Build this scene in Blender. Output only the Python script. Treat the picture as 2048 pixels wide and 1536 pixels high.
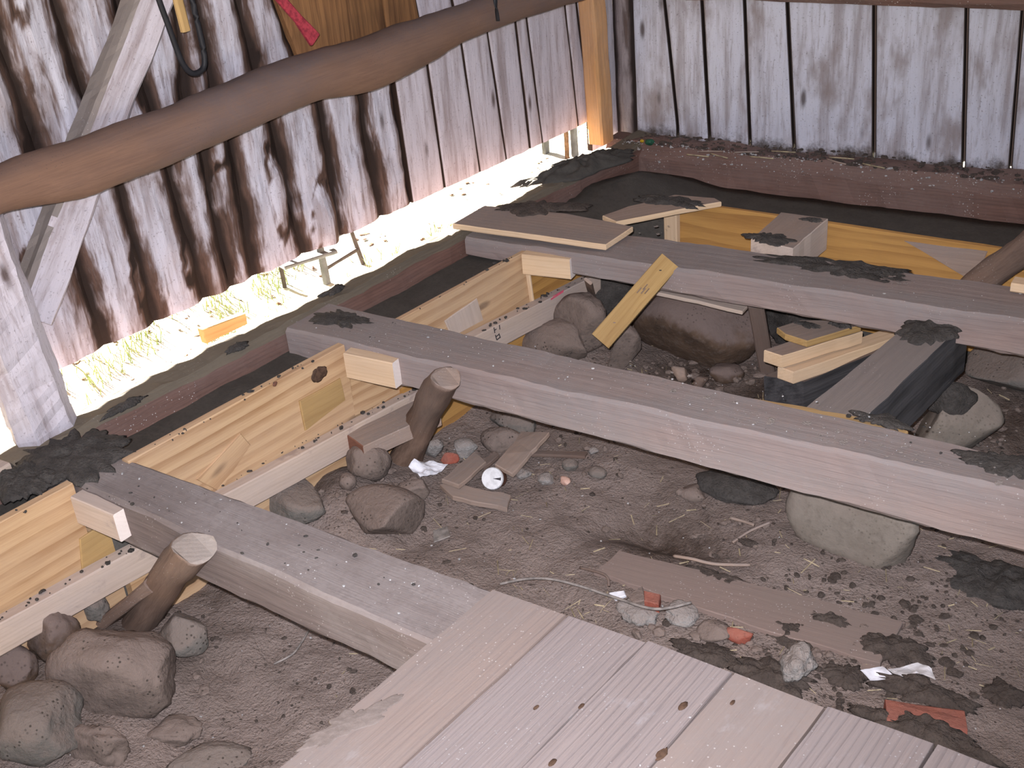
import bpy, bmesh, math, random
from mathutils import Vector, Matrix, noise

for o in list(bpy.data.objects):
    bpy.data.objects.remove(o)
SC = bpy.context.scene
C = SC.collection

# ------------------------------------------------------------------ camera
F, CX, CY, CAMH = 2400.0, 1024.0, 768.0, 1.65
R0 = Vector((0.77647927, 0.24904269, -0.57884167))     # world x, y, z axes seen from the camera (x right, y down, z ahead)
R1 = Vector((0.6253951, -0.41711325, 0.65946759))
R2 = Vector((-0.07720695, -0.87406766, -0.47962987))
EYE = Vector((0, 0, CAMH))
cam = bpy.data.cameras.new('camera')
cam.sensor_width = 36.0
cam.lens = 36.0 * F / 2048.0
cam.clip_start = 0.02
camo = bpy.data.objects.new('camera', cam)
C.objects.link(camo)
camo.matrix_world = Matrix(((R0.x, -R0.y, -R0.z, 0), (R1.x, -R1.y, -R1.z, 0), (R2.x, -R2.y, -R2.z, CAMH), (0, 0, 0, 1)))
SC.camera = camo

# ------------------------------------------------------------------ light
vs = SC.view_settings
vs.view_transform = 'Standard'
vs.look = 'None'
vs.gamma = 1.0
vs.use_curve_mapping = False
vs.exposure = 0.0
SC.cycles.max_bounces = 6
SC.cycles.diffuse_bounces = 4
SC.cycles.caustics_reflective = False
SC.cycles.caustics_refractive = False

world = bpy.data.worlds.new('world')
SC.world = world
world.use_nodes = True
wn = world.node_tree
wn.nodes.clear()
wo = wn.nodes.new('ShaderNodeOutputWorld')
bg = wn.nodes.new('ShaderNodeBackground')
sky = wn.nodes.new('ShaderNodeTexSky')
sky.sky_type = 'NISHITA'
sky.sun_disc = False
sky.sun_elevation = math.radians(19)
sky.sun_rotation = math.radians(-95)
sky.air_density = 1.0
sky.dust_density = 4.0
bg.inputs[1].default_value = 0.26
haze = wn.nodes.new('ShaderNodeMix'); haze.data_type = 'RGBA'      # a hazy, nearly white summer sky
haze.inputs[0].default_value = 0.35
haze.inputs[7].default_value = (1.0, 1.0, 1.03, 1)
wn.links.new(sky.outputs[0], haze.inputs[6])
wn.links.new(haze.outputs[2], bg.inputs[0])
wn.links.new(bg.outputs[0], wo.inputs[0])

sun = bpy.data.lights.new('sun', 'SUN')
sun.energy = 100.0
sun.angle = math.radians(0.6)
sun.color = (1.0, 0.93, 0.82)
suno = bpy.data.objects.new('sun', sun)
C.objects.link(suno)
sdir = Vector((-math.cos(math.radians(19)), 0.12, math.sin(math.radians(19))))   # towards the sun
suno.rotation_euler = sdir.to_track_quat('Z', 'Y').to_euler()
suno.location = (-8, 2, 8)

flash = bpy.data.lights.new('camera_flash', 'SPOT')      # the photograph was taken with the camera's own flash
flash.energy = 640.0
flash.spot_size = math.radians(84)
flash.spot_blend = 1.0
flash.shadow_soft_size = 0.012
flash.color = (0.95, 0.935, 1.0)
flo = bpy.data.objects.new('camera_flash', flash)
C.objects.link(flo)
flo.matrix_world = camo.matrix_world @ Matrix.Translation((-0.035, 0.06, -0.01))

# ------------------------------------------------------------------ pixel -> place
def ray(u, v):
    d = Vector(((u - CX) / F, (v - CY) / F, 1.0))
    return Vector((R0.dot(d), R1.dot(d), R2.dot(d)))
def Z(u, v, z=0.0):
    r = ray(u, v)
    return EYE + r * ((z - CAMH) / r.z)
def XP(u, v, x):
    r = ray(u, v)
    return EYE + r * (x / r.x)
def PL(u, v, p, n):
    r = ray(u, v); p = Vector(p); n = Vector(n)
    return EYE + r * ((p - EYE).dot(n) / r.dot(n))

def fb(p, oct=4, s=1.0):
    return noise.fractal(Vector(p) * s, 1.0, 2.0, oct)
def n1(x, y=0.0, z=0.0):
    return noise.noise(Vector((x, y, z)))
def sstep(a, b, x):
    t = max(0.0, min(1.0, (x - a) / (b - a)))
    return t * t * (3 - 2 * t)

# ------------------------------------------------------------------ material helpers
class NT:
    def __init__(self, name):
        self.m = bpy.data.materials.new(name)
        self.m.use_nodes = True
        self.t = self.m.node_tree
        self.t.nodes.clear()
        self.out = self.t.nodes.new('ShaderNodeOutputMaterial')
        self.b = self.t.nodes.new('ShaderNodeBsdfPrincipled')
        self.t.links.new(self.b.outputs[0], self.out.inputs[0])
        self.b.inputs['Roughness'].default_value = 0.85
        self.b.inputs['Specular IOR Level'].default_value = 0.25
        tc = self.t.nodes.new('ShaderNodeTexCoord')
        oi = self.t.nodes.new('ShaderNodeObjectInfo')
        self.rnd = oi.outputs['Random']
        mul = self.t.nodes.new('ShaderNodeVectorMath'); mul.operation = 'SCALE'
        mul.inputs[0].default_value = (7.3, 3.1, 5.7)
        self.L(oi.outputs['Random'], mul.inputs['Scale'])
        add = self.t.nodes.new('ShaderNodeVectorMath'); add.operation = 'ADD'
        self.L(tc.outputs['Object'], add.inputs[0]); self.L(mul.outputs[0], add.inputs[1])
        self.obj = tc.outputs['Object']
        self.co = add.outputs[0]
        geo = self.t.nodes.new('ShaderNodeNewGeometry')
        self.nrm = geo.outputs['Normal']; self.pos = geo.outputs['Position']
    def L(self, a, b):
        self.t.links.new(a, b)
    def put(self, sock, v):
        if hasattr(v, 'is_linked') or isinstance(v, bpy.types.NodeSocket):
            self.L(v, sock)
        else:
            if isinstance(v, (tuple, list)) and len(v) == 3 and sock.type == 'RGBA':
                v = (*v, 1)
            sock.default_value = v
    def mapping(self, scale=(1, 1, 1), rot=(0, 0, 0), loc=(0, 0, 0), src=None):
        n = self.t.nodes.new('ShaderNodeMapping')
        n.inputs['Scale'].default_value = scale
        n.inputs['Rotation'].default_value = rot
        n.inputs['Location'].default_value = loc
        self.L(src or self.co, n.inputs['Vector'])
        return n.outputs[0]
    def noise(self, scale=1.0, detail=3, rough=0.55, vec=None, dist=0.0):
        n = self.t.nodes.new('ShaderNodeTexNoise')
        n.inputs['Scale'].default_value = scale
        n.inputs['Detail'].default_value = detail
        n.inputs['Roughness'].default_value = rough
        n.inputs['Distortion'].default_value = dist
        self.L(vec or self.co, n.inputs['Vector'])
        return n.outputs['Fac']
    def voro(self, scale, vec=None, feature='F1', out='Distance', rand=1.0):
        n = self.t.nodes.new('ShaderNodeTexVoronoi')
        n.feature = feature
        n.inputs['Scale'].default_value = scale
        n.inputs['Randomness'].default_value = rand
        self.L(vec or self.co, n.inputs['Vector'])
        return n.outputs[out]
    def wave(self, scale, dist, detail, dscale, vec, kind='RINGS', axis='X'):
        n = self.t.nodes.new('ShaderNodeTexWave')
        n.wave_type = kind
        if kind == 'RINGS': n.rings_direction = axis
        else: n.bands_direction = axis
        n.wave_profile = 'SAW'
        n.inputs['Scale'].default_value = scale
        n.inputs['Distortion'].default_value = dist
        n.inputs['Detail'].default_value = detail
        n.inputs['Detail Scale'].default_value = dscale
        self.L(vec, n.inputs['Vector'])
        return n.outputs['Fac']
    def rng(self, v, a, b, c=0.0, d=1.0, smooth=True):
        n = self.t.nodes.new('ShaderNodeMapRange')
        if smooth: n.interpolation_type = 'SMOOTHSTEP'
        self.L(v, n.inputs[0])
        for i, x in zip((1, 2, 3, 4), (a, b, c, d)):
            n.inputs[i].default_value = x
        return n.outputs[0]
    def math(self, op, a, b=0.0, clamp=False):
        n = self.t.nodes.new('ShaderNodeMath'); n.operation = op; n.use_clamp = clamp
        self.put(n.inputs[0], a); self.put(n.inputs[1], b)
        return n.outputs[0]
    def mix(self, fac, a, b, mode='MIX'):
        n = self.t.nodes.new('ShaderNodeMix'); n.data_type = 'RGBA'; n.blend_type = mode
        self.put(n.inputs[0], fac); self.put(n.inputs[6], a); self.put(n.inputs[7], b)
        return n.outputs[2]
    def attr(self, name):
        n = self.t.nodes.new('ShaderNodeAttribute'); n.attribute_name = name
        return n.outputs['Fac']
    def up(self):
        n = self.t.nodes.new('ShaderNodeSeparateXYZ'); self.L(self.nrm, n.inputs[0]); return n.outputs[2]
    def xyz(self, src):
        n = self.t.nodes.new('ShaderNodeSeparateXYZ'); self.L(src, n.inputs[0]); return n.outputs
    def bump(self, h, strength=0.5, dist=0.004):
        n = self.t.nodes.new('ShaderNodeBump')
        n.inputs['Strength'].default_value = strength
        n.inputs['Distance'].default_value = dist
        self.L(h, n.inputs['Height']); self.L(n.outputs[0], self.b.inputs['Normal'])
    def done(self, col, rough=None):
        self.put(self.b.inputs['Base Color'], col)
        if rough is not None: self.put(self.b.inputs['Roughness'], rough)
        return self.m

def m_wood(name, light, dark, dust=None, dustamt=0.4, ring=26.0, ringamt=0.5, streak=0.5, knots=0.0,
           specks=0.0, rough=0.85, bump=0.35, vary=0.15, dist=5.0, sp_col=(0.55, 0.53, 0.52), ringx=0.28, smear=None, tiltg=(0.05, 0.04), ringlo=0.25):
    t = NT(name)
    vr = t.mapping((ringx, 1, 1), (0.0, *tiltg), (0, 0.045, 0.06))
    rings = t.wave(ring, dist, 2.0, 0.6, vr)
    rings = t.rng(rings, ringlo, 1.0)
    st = t.noise(1.0, 4, 0.6, t.mapping((2.2, 34, 34)))
    fine = t.noise(1.0, 3, 0.6, t.mapping((9, 230, 230)))
    big = t.noise(2.6, 3, 0.55, t.mapping((0.6, 1.4, 1.4)))
    brk = t.rng(t.noise(1.0, 3, 0.6, t.mapping((2.0, 7, 7), loc=(1.7, 0.3, 2.2))), 0.3, 0.7, 0.35, 1.0)
    f = t.math('ADD', t.math('MULTIPLY', t.math('MULTIPLY', rings, brk), ringamt), t.math('MULTIPLY', t.rng(st, 0.3, 0.75), streak))
    f = t.math('ADD', f, t.math('MULTIPLY', t.math('SUBTRACT', fine, 0.5), 0.9), True)
    col = t.mix(f, light, dark)
    # each piece a little lighter or darker than the next
    var = t.rng(t.rnd, 0, 1, 1.0 - vary, 1.0 + vary, False)
    vm = t.t.nodes.new('ShaderNodeVectorMath'); vm.operation = 'SCALE'
    t.L(col, vm.inputs[0]); t.L(var, vm.inputs['Scale'])
    col = vm.outputs[0]
    if knots:
        k = t.voro(1.0, t.mapping((2.2, 6.5, 6.5)))
        km = t.rng(k, 0.05, 0.12, knots, 0.0)
        col = t.mix(km, col, tuple(c * 0.3 for c in dark))
    if dust:
        dm = t.math('MULTIPLY', t.rng(big, 0.32, 0.68), dustamt)
        dm = t.math('ADD', dm, t.math('MULTIPLY', t.rng(t.up(), 0.4, 0.95), dustamt * 0.55), True)
        dm = t.math('MULTIPLY', dm, t.rng(t.noise(60, 3, 0.7), 0.2, 0.6, 0.55, 1.0))
        col = t.mix(dm, col, dust)
    if smear:
        s = t.noise(5.5, 5, 0.72, t.mapping((1.0, 1.6, 1.6), loc=(3.3, 1.2, 0.4)))
        col = t.mix(t.rng(s, 0.60, 0.72, 0, 0.75), col, smear)
    if specks:
        v = t.voro(95)
        w = t.noise(7, 2, 0.5)
        sm = t.math('MULTIPLY', t.rng(v, 0.10, 0.2, 1, 0), t.rng(w, 0.5, 0.62, 0, specks))
        col = t.mix(sm, col, sp_col)
    hb = t.math('ADD', t.math('MULTIPLY', st, 0.5), t.math('MULTIPLY', fine, 0.5))
    hb = t.math('ADD', hb, t.math('MULTIPLY', rings, -0.3))
    t.bump(hb, bump, 0.004)
    return t.done(col, rough)

def m_whitewash(name, white, brown, amount, grey, streaks=0.5, spots=0.5, dirtz=None, edgeamt=1.0, patch=None):
    t = NT(name)
    e = t.attr('edge')
    n_a = t.noise(1.0, 5, 0.62, t.mapping((3.2, 15, 15)), 0.6)
    n_b = t.noise(1.0, 4, 0.65, t.mapping((9, 70, 70)))
    n_c = t.noise(130, 2, 0.6)
    m = t.math('ADD', t.math('MULTIPLY', e, edgeamt), t.math('MULTIPLY', t.math('SUBTRACT', n_a, 0.5), 2.3))
    m = t.math('ADD', m, t.math('MULTIPLY', t.math('SUBTRACT', n_b, 0.5), 0.9))
    halo = t.rng(m, 0.30 - amount, 0.85 - amount, 0, 0.85)
    m = t.rng(m, 0.62 - amount, 1.02 - amount)
    deep = t.rng(e, 0.50, 0.82)
    m = t.math('MAXIMUM', m, deep)
    tone = t.mix(t.rng(n_b, 0.3, 0.7), brown, tuple(min(1, c * 2.2 + 0.008) for c in brown))
    gs = t.noise(1.0, 5, 0.6, t.mapping((2.0, 22, 22), loc=(4, 1, 2)))
    w = t.mix(t.math('MULTIPLY', t.rng(gs, 0.42, 0.70), streaks), white, grey)
    w = t.mix(t.rng(n_b, 0.52, 0.7, 0, 0.5), w, grey)
    fl = t.rng(n_c, 0.60, 0.75, 0, spots)
    w = t.mix(fl, w, tuple(c * 0.45 for c in grey))
    if patch:
        pn = t.noise(3.4, 4, 0.6, t.mapping((0.8, 1.6, 1.6), loc=(9, 4, 2)))
        w = t.mix(t.rng(pn, 0.50, 0.68, 0, 0.75), w, patch)
    k = t.voro(1.0, t.mapping((3.0, 9.5, 9.5)))
    w = t.mix(t.rng(k, 0.04, 0.17, 0.85, 0.0), w, brown)
    w = t.mix(halo, w, tuple(0.55 * g + 0.8 * b for g, b in zip(grey, brown)))
    col = t.mix(m, w, t.mix(deep, tone, tuple(c * 0.45 for c in brown)))
    if dirtz is not None:      # soil splashed up from the sill
        z = t.xyz(t.pos)[2]
        zz = t.math('ADD', z, t.math('MULTIPLY', t.math('SUBTRACT', t.noise(11, 5, 0.75), 0.5), -0.22))
        col = t.mix(t.rng(zz, dirtz, dirtz + 0.07, 0.9, 0.0), col, (0.06, 0.045, 0.037))
    h = t.math('ADD', t.math('MULTIPLY', n_a, 0.6), t.math('MULTIPLY', n_b, 0.5))
    h = t.math('SUBTRACT', h, t.math('MULTIPLY', m, 0.5))
    t.bump(h, 0.5, 0.008)
    return t.done(col, 0.8)

def m_rock(name, a, b, c, scale=9.0, specks=0.3, dust=None, dustamt=0.5, bump=0.5, speckcol=(0.03, 0.025, 0.02), rough=0.9):
    t = NT(name)
    n_a = t.noise(scale, 5, 0.62)
    n_b = t.noise(scale * 5, 4, 0.65)
    col = t.mix(t.rng(n_a, 0.32, 0.68), a, b)
    col = t.mix(t.rng(n_b, 0.45, 0.75, 0, 0.7), col, c)
    if dust:
        dm = t.rng(t.math('ADD', t.math('MULTIPLY', t.up(), 0.5), t.noise(scale * 0.8, 4, 0.6, t.mapping((1, 1, 1), loc=(5, 2, 1)))), 0.5, 0.85, 0, dustamt)
        col = t.mix(dm, col, dust)
    if specks:
        v = t.voro(75)
        sm = t.math('MULTIPLY', t.rng(v, 0.16, 0.30, 1, 0), t.rng(t.noise(11, 2, 0.5), 0.48, 0.6, 0, specks))
        col = t.mix(sm, col, speckcol)
    t.bump(t.math('ADD', n_b, t.math('MULTIPLY', n_a, 0.6)), bump, 0.008)
    return t.done(col, rough)

def m_plain(name, col, rough=0.6, var=0.15, metal=0.0, bump=0.1, scale=40.0, col2=None):
    t = NT(name)
    n_a = t.noise(scale, 3, 0.6)
    c2 = col2 or tuple(c * (1 - 2.2 * var) for c in col)
    t.b.inputs['Metallic'].default_value = metal
    t.bump(n_a, bump, 0.002)
    return t.done(t.mix(t.rng(n_a, 0.35, 0.68), col, c2), rough)

M = {}
M['wash_left'] = m_whitewash('whitewashed_slab_wood', (0.48, 0.465, 0.53), (0.042, 0.023, 0.017), 0.31, (0.25, 0.20, 0.20), 0.8, 0.6, edgeamt=1.15)
M['wash_flat'] = m_whitewash('whitewashed_flat_board', (0.52, 0.48, 0.53), (0.060, 0.032, 0.022), -0.20, (0.27, 0.215, 0.215), 0.8, 0.5, edgeamt=0.75)
M['wash_back'] = m_whitewash('whitewashed_wall_board', (0.53, 0.53, 0.61), (0.055, 0.035, 0.028), -0.22, (0.27, 0.235, 0.245), 0.85, 0.6, dirtz=-0.035, edgeamt=0.65, patch=(0.22, 0.175, 0.165))
M['bare_board'] = m_wood('bare_brown_board', (0.26, 0.13, 0.055), (0.09, 0.042, 0.02), ringamt=0.4, streak=0.6, vary=0.2)
M['grey_board'] = m_whitewash('greyed_corner_board', (0.30, 0.25, 0.25), (0.05, 0.032, 0.027), 0.10, (0.14, 0.11, 0.105), 0.8, 0.5)
M['rail'] = m_wood('peeled_log_rail', (0.194, 0.112, 0.076), (0.108, 0.061, 0.045), dust=(0.122, 0.090, 0.087), dustamt=0.75, ringamt=0.15, streak=0.4, specks=0.5, sp_col=(0.072, 0.058, 0.057), bump=0.3)
M['post'] = m_wood('bounce_tinted_post', (0.50, 0.26, 0.10), (0.26, 0.13, 0.06), dust=(0.45, 0.36, 0.32), dustamt=0.25, ringamt=0.25, streak=0.5)  # orange bounce from the sunlit ground is put into this colour
M['joist_grey'] = m_wood('grey_hewn_joist', (0.165, 0.130, 0.122), (0.085, 0.066, 0.062), dust=(0.242, 0.211, 0.204), dustamt=0.9, ringamt=0.3, streak=0.55, specks=0.5, vary=0.05, bump=0.6, ring=18, knots=0.3)
M['joist'] = m_wood('hewn_joist', (0.296, 0.218, 0.194), (0.188, 0.133, 0.119), dust=(0.245, 0.212, 0.205), dustamt=0.95, ringamt=0.25, streak=0.45, specks=0.55, vary=0.05, bump=0.7, ring=18, knots=0.3)
M['sill'] = m_wood('old_sill', (0.167, 0.090, 0.070), (0.075, 0.041, 0.033), dust=(0.185, 0.132, 0.119), dustamt=0.6, ringamt=0.3, streak=0.5, specks=0.9, vary=0.03, bump=0.6)
M['sill_moss'] = m_wood('old_sill_outer', (0.13, 0.105, 0.078), (0.065, 0.05, 0.038), dust=(0.155, 0.13, 0.10), dustamt=0.6, ringamt=0.3, streak=0.5, specks=0.3, vary=0.03, bump=0.6)
M['floor'] = m_wood('floorboard', (0.245, 0.200, 0.189), (0.133, 0.107, 0.104), dust=(0.220, 0.191, 0.190), dustamt=0.4, ring=40, ringamt=1.1, streak=0.3, knots=0.75, specks=0.7, vary=0.06, bump=0.7, ringx=0.10, dist=3.5, sp_col=(0.350, 0.343, 0.349), tiltg=(0.14, 0.10), smear=(0.280, 0.257, 0.263), ringlo=0.62)
M['floor_warm'] = m_wood('floorboard_warm', (0.262, 0.198, 0.171), (0.153, 0.114, 0.104), dust=(0.224, 0.193, 0.184), dustamt=0.5, ring=30, ringamt=0.6, streak=0.3, knots=0.75, specks=0.5, vary=0.05, bump=0.4, ringx=0.1, tiltg=(0.12, 0.10), smear=(0.272, 0.243, 0.239), ringlo=0.62)
M['form'] = m_wood('form_board', (0.55, 0.365, 0.205), (0.33, 0.178, 0.080), dust=(0.44, 0.335, 0.27), dustamt=0.25, ring=9, ringamt=0.8, streak=0.3, knots=0.7, vary=0.05, bump=0.15, dist=6, ringx=0.22, tiltg=(0.22, 0.16))
M['form_gold'] = m_wood('form_plywood', (0.48, 0.26, 0.075), (0.29, 0.14, 0.04), ring=8, ringamt=0.75, streak=0.3, vary=0.06, bump=0.15, dist=10, ringx=0.25, tiltg=(0.2, 0.2), dust=(0.30, 0.18, 0.09), dustamt=0.2)
M['lumber'] = m_wood('sawn_lumber', (0.53, 0.42, 0.345), (0.38, 0.29, 0.225), dust=(0.42, 0.36, 0.345), dustamt=0.5, ringamt=0.3, streak=0.5, vary=0.08, bump=0.25, smear=(0.33, 0.26, 0.235), ring=30)
M['lumber_fresh'] = m_wood('fresh_lumber', (0.68, 0.50, 0.33), (0.52, 0.345, 0.20), dust=(0.45, 0.36, 0.30), dustamt=0.25, ringamt=0.35, streak=0.4, vary=0.06, bump=0.2, ring=30)
M['lumber_pale'] = m_wood('pale_end_grain', (0.76, 0.68, 0.64), (0.66, 0.57, 0.52), ringamt=0.3, streak=0.2, vary=0.03, bump=0.1)
M['lumber_gold'] = m_wood('golden_lumber', (0.44, 0.285, 0.115), (0.30, 0.175, 0.062), dust=(0.30, 0.215, 0.135), dustamt=0.25, ringamt=0.4, streak=0.5, vary=0.05, bump=0.2)
M['scrap'] = m_wood('dusty_scrap_wood', (0.348, 0.251, 0.196), (0.230, 0.157, 0.119), dust=(0.264, 0.217, 0.196), dustamt=0.75, ringamt=0.3, streak=0.5, vary=0.15, specks=0.3)
M['dusty_board'] = m_wood('soil_covered_board', (0.252, 0.185, 0.161), (0.185, 0.132, 0.114), dust=(0.222, 0.172, 0.151), dustamt=0.9, ringamt=0.2, streak=0.4, vary=0.03, specks=0.6)
M['scrap_dark'] = m_wood('dark_scrap_wood', (0.17, 0.11, 0.085), (0.09, 0.06, 0.045), dust=(0.17, 0.135, 0.12), dustamt=0.6, ringamt=0.3, streak=0.5, vary=0.15)
M['bark_log'] = m_wood('brown_pole', (0.230, 0.149, 0.109), (0.111, 0.068, 0.049), dust=(0.204, 0.162, 0.144), dustamt=0.6, ringamt=0.1, streak=0.8, vary=0.1, specks=0.5, bump=0.8)
M['log_cut'] = m_wood('pole_end', (0.33, 0.27, 0.23), (0.18, 0.14, 0.12), dust=(0.32, 0.28, 0.255), dustamt=0.5, ringamt=0.4, streak=0.4, bump=0.5, specks=0.5)
M['black_wood'] = m_wood('blackened_timber', (0.068, 0.065, 0.069), (0.021, 0.020, 0.022), ringamt=0.2, streak=0.9, vary=0.05, bump=0.6)
M['grey_wood'] = m_wood('grey_timber_top', (0.22, 0.185, 0.17), (0.13, 0.105, 0.098), dust=(0.21, 0.185, 0.175), dustamt=0.7, ringamt=0.2, streak=0.5, vary=0.05, specks=0.4)
M['rust_wood'] = m_wood('reddish_end', (0.20, 0.09, 0.06), (0.11, 0.05, 0.035), ringamt=0.2, streak=0.4)
M['concrete'] = m_rock('fresh_concrete', (0.060, 0.054, 0.048), (0.075, 0.068, 0.060), (0.045, 0.040, 0.036), 14, 0, bump=0.25, rough=0.75)
M['mortar'] = m_rock('wet_mortar', (0.055, 0.049, 0.045), (0.085, 0.076, 0.070), (0.030, 0.026, 0.024), 30, 0.2, bump=0.9, rough=0.8)
M['mortar_brown'] = m_rock('brown_mortar', (0.072, 0.056, 0.048), (0.102, 0.080, 0.068), (0.043, 0.032, 0.027), 30, 0.2, bump=0.9)
M['stone_tan'] = m_rock('tan_boulder', (0.238, 0.204, 0.172), (0.194, 0.164, 0.136), (0.150, 0.125, 0.104), 9, 0.3, bump=0.4, dust=(0.238, 0.194, 0.168), dustamt=0.4)
M['stone_dirty'] = m_rock('dusty_stone', (0.178, 0.138, 0.118), (0.132, 0.102, 0.087), (0.092, 0.071, 0.062), 12, 0.8, dust=(0.205, 0.158, 0.137), dustamt=0.85, bump=0.8)
M['stone_brown'] = m_rock('brown_boulder', (0.115, 0.073, 0.049), (0.069, 0.044, 0.031), (0.147, 0.110, 0.091), 10, 0.5, dust=(0.175, 0.133, 0.121), dustamt=0.85)
M['stone_grey'] = m_rock('grey_green_stone', (0.164, 0.146, 0.131), (0.122, 0.118, 0.107), (0.196, 0.168, 0.151), 14, 0.8, dust=(0.203, 0.161, 0.140), dustamt=0.8, bump=0.8)
M['plaster'] = m_rock('old_plaster', (0.324, 0.302, 0.288), (0.243, 0.221, 0.207), (0.414, 0.405, 0.396), 26, 0.5, bump=0.9, dust=(0.288, 0.230, 0.203), dustamt=0.5)
M['brick'] = m_rock('red_brick', (0.32, 0.085, 0.055), (0.24, 0.07, 0.05), (0.36, 0.13, 0.09), 18, 0.3, bump=0.5, dust=(0.26, 0.15, 0.12), dustamt=0.35)
M['brick_pale'] = m_rock('pale_brick', (0.62, 0.40, 0.32), (0.56, 0.34, 0.27), (0.68, 0.50, 0.43), 18, 0.2, bump=0.5)
M['paper'] = m_plain('white_paper', (0.78, 0.78, 0.84), 0.6, 0.06, bump=0.05)
M['paper_dirty'] = m_plain('soiled_paper', (0.66, 0.65, 0.68), 0.6, 0.2, bump=0.2, scale=14, col2=(0.40, 0.36, 0.34))
M['tin_lid'] = m_plain('pale_tin', (0.74, 0.74, 0.76), 0.5, 0.1, scale=60)
M['tin_rust'] = m_plain('rusty_tin', (0.14, 0.06, 0.04), 0.8, 0.25, scale=30, bump=0.6)
M['black'] = m_plain('black_rubber', (0.014, 0.014, 0.018), 0.55, 0.1)
M['red_paint'] = m_plain('red_paint', (0.38, 0.045, 0.065), 0.5, 0.2, scale=70, col2=(0.20, 0.022, 0.035))
M['marker_red'] = m_plain('red_crayon', (0.75, 0.12, 0.20), 0.7, 0.1)
M['marker_black'] = m_plain('black_ink', (0.05, 0.045, 0.05), 0.7, 0.1)
M['glass'] = m_plain('clear_shard', (0.30, 0.27, 0.25), 0.12, 0.2)
M['green'] = m_plain('green_plastic', (0.02, 0.09, 0.05), 0.5, 0.2)
M['yellow'] = m_plain('yellow_plastic', (0.45, 0.28, 0.02), 0.5, 0.2)
M['trestle_shade'] = m_plain('trestle_shade_grey', (0.13, 0.13, 0.135), 0.7, 0.15, scale=15)  # pale trestle colour darkened to stand in for shade
M['dark_steel'] = m_plain('dark_trestle_leg', (0.06, 0.045, 0.04), 0.7, 0.15)
M['straw'] = m_plain('straw', (0.42, 0.34, 0.22), 0.8, 0.2)
M['stain'] = m_rock('damp_stain', (0.20, 0.165, 0.15), (0.15, 0.122, 0.11), (0.24, 0.20, 0.185), 20, 0, bump=0.2)
M['crumb'] = m_plain('plaster_crumb', (0.50, 0.49, 0.49), 0.8, 0.2)
M['knot_wood'] = m_plain('dark_knot', (0.10, 0.058, 0.038), 0.8, 0.2, scale=90)
M['lath'] = m_plain('grey_lath', (0.30, 0.265, 0.245), 0.8, 0.2)
M['roof'] = m_wood('roof_board', (0.20, 0.14, 0.10), (0.10, 0.07, 0.05), ringamt=0.2, streak=0.5)
M['grass'] = m_plain('pale_grass', (0.20, 0.26, 0.10), 0.8, 0.2, scale=8, col2=(0.27, 0.28, 0.14))
M['chips'] = m_plain('wood_chips', (0.17, 0.09, 0.05), 0.85, 0.25)

def m_dirt():
    t = NT('dirt')
    co = t.obj
    a = t.noise(3.0, 6, 0.62, co); b = t.noise(26, 5, 0.7, co); c = t.noise(130, 3, 0.65, co)
    col = t.mix(t.rng(a, 0.35, 0.65), (0.29, 0.230, 0.205), (0.235, 0.185, 0.163))
    col = t.mix(t.rng(b, 0.48, 0.72, 0, 0.6), col, (0.17, 0.130, 0.112))
    col = t.mix(t.rng(c, 0.58, 0.75, 0, 0.5), col, (0.38, 0.31, 0.28))
    col = t.mix(t.math('MULTIPLY', t.attr('damp'), t.rng(b, 0.25, 0.6, 0.55, 1.0)), col, (0.052, 0.032, 0.022))
    v = t.voro(60, co)
    col = t.mix(t.math('MULTIPLY', t.rng(v, 0.15, 0.28, 1, 0), t.rng(t.noise(8, 2, 0.5, co), 0.5, 0.62, 0, 0.7)), col, (0.06, 0.045, 0.038))
    t.bump(t.math('ADD', b, t.math('MULTIPLY', c, 0.6)), 0.9, 0.02)
    return t.done(col, 0.95)
M['dirt'] = m_dirt()

def m_yard():
    t = NT('yard')
    co = t.obj
    a = t.noise(2.2, 5, 0.6, co); b = t.noise(14, 5, 0.7, co)
    col = t.mix(t.rng(a, 0.42, 0.6), (0.52, 0.47, 0.40), (0.46, 0.46, 0.34))
    col = t.mix(t.rng(b, 0.55, 0.7, 0, 0.6), col, (0.22, 0.13, 0.08))
    t.bump(b, 0.6, 0.02)
    return t.done(col, 0.95)
M['yard'] = m_yard()

# ------------------------------------------------------------------ object helpers
def thing(name, label, cat, loc=(0, 0, 0), group=None):
    o = bpy.data.objects.new(name, None)
    C.objects.link(o)
    o.location = loc
    o.empty_display_size = 0.1
    o['label'] = label; o['category'] = cat
    if group: o['group'] = group
    return o
def tag(o, label, cat, group=None):
    o['label'] = label; o['category'] = cat
    if group: o['group'] = group
    return o
def struct(name, parent=None):
    o = bpy.data.objects.new(name, None); C.objects.link(o); o['kind'] = 'structure'
    return o
def link(name, verts, faces, mat, mw=None, parent=None, smooth=False, attrs=None):
    me = bpy.data.meshes.new(name)
    me.from_pydata([tuple(v) for v in verts], [], faces)
    me.update()
    mats = mat if isinstance(mat, (list, tuple)) else [mat]
    for m in mats: me.materials.append(M[m])
    if smooth:
        me.polygons.foreach_set('use_smooth', [True] * len(me.polygons))
    for k, vals in (attrs or {}).items():
        at = me.attributes.new(k, 'FLOAT', 'POINT')
        at.data.foreach_set('value', vals)
    o = bpy.data.objects.new(name, me)
    C.objects.link(o)
    if parent is not None:
        o.parent = parent
        pm = parent.matrix_basis if parent.parent is None else parent.parent.matrix_basis @ parent.matrix_parent_inverse @ parent.matrix_basis
        o.matrix_parent_inverse = pm.inverted()
    if mw is not None: o.matrix_basis = mw
    return o
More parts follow.
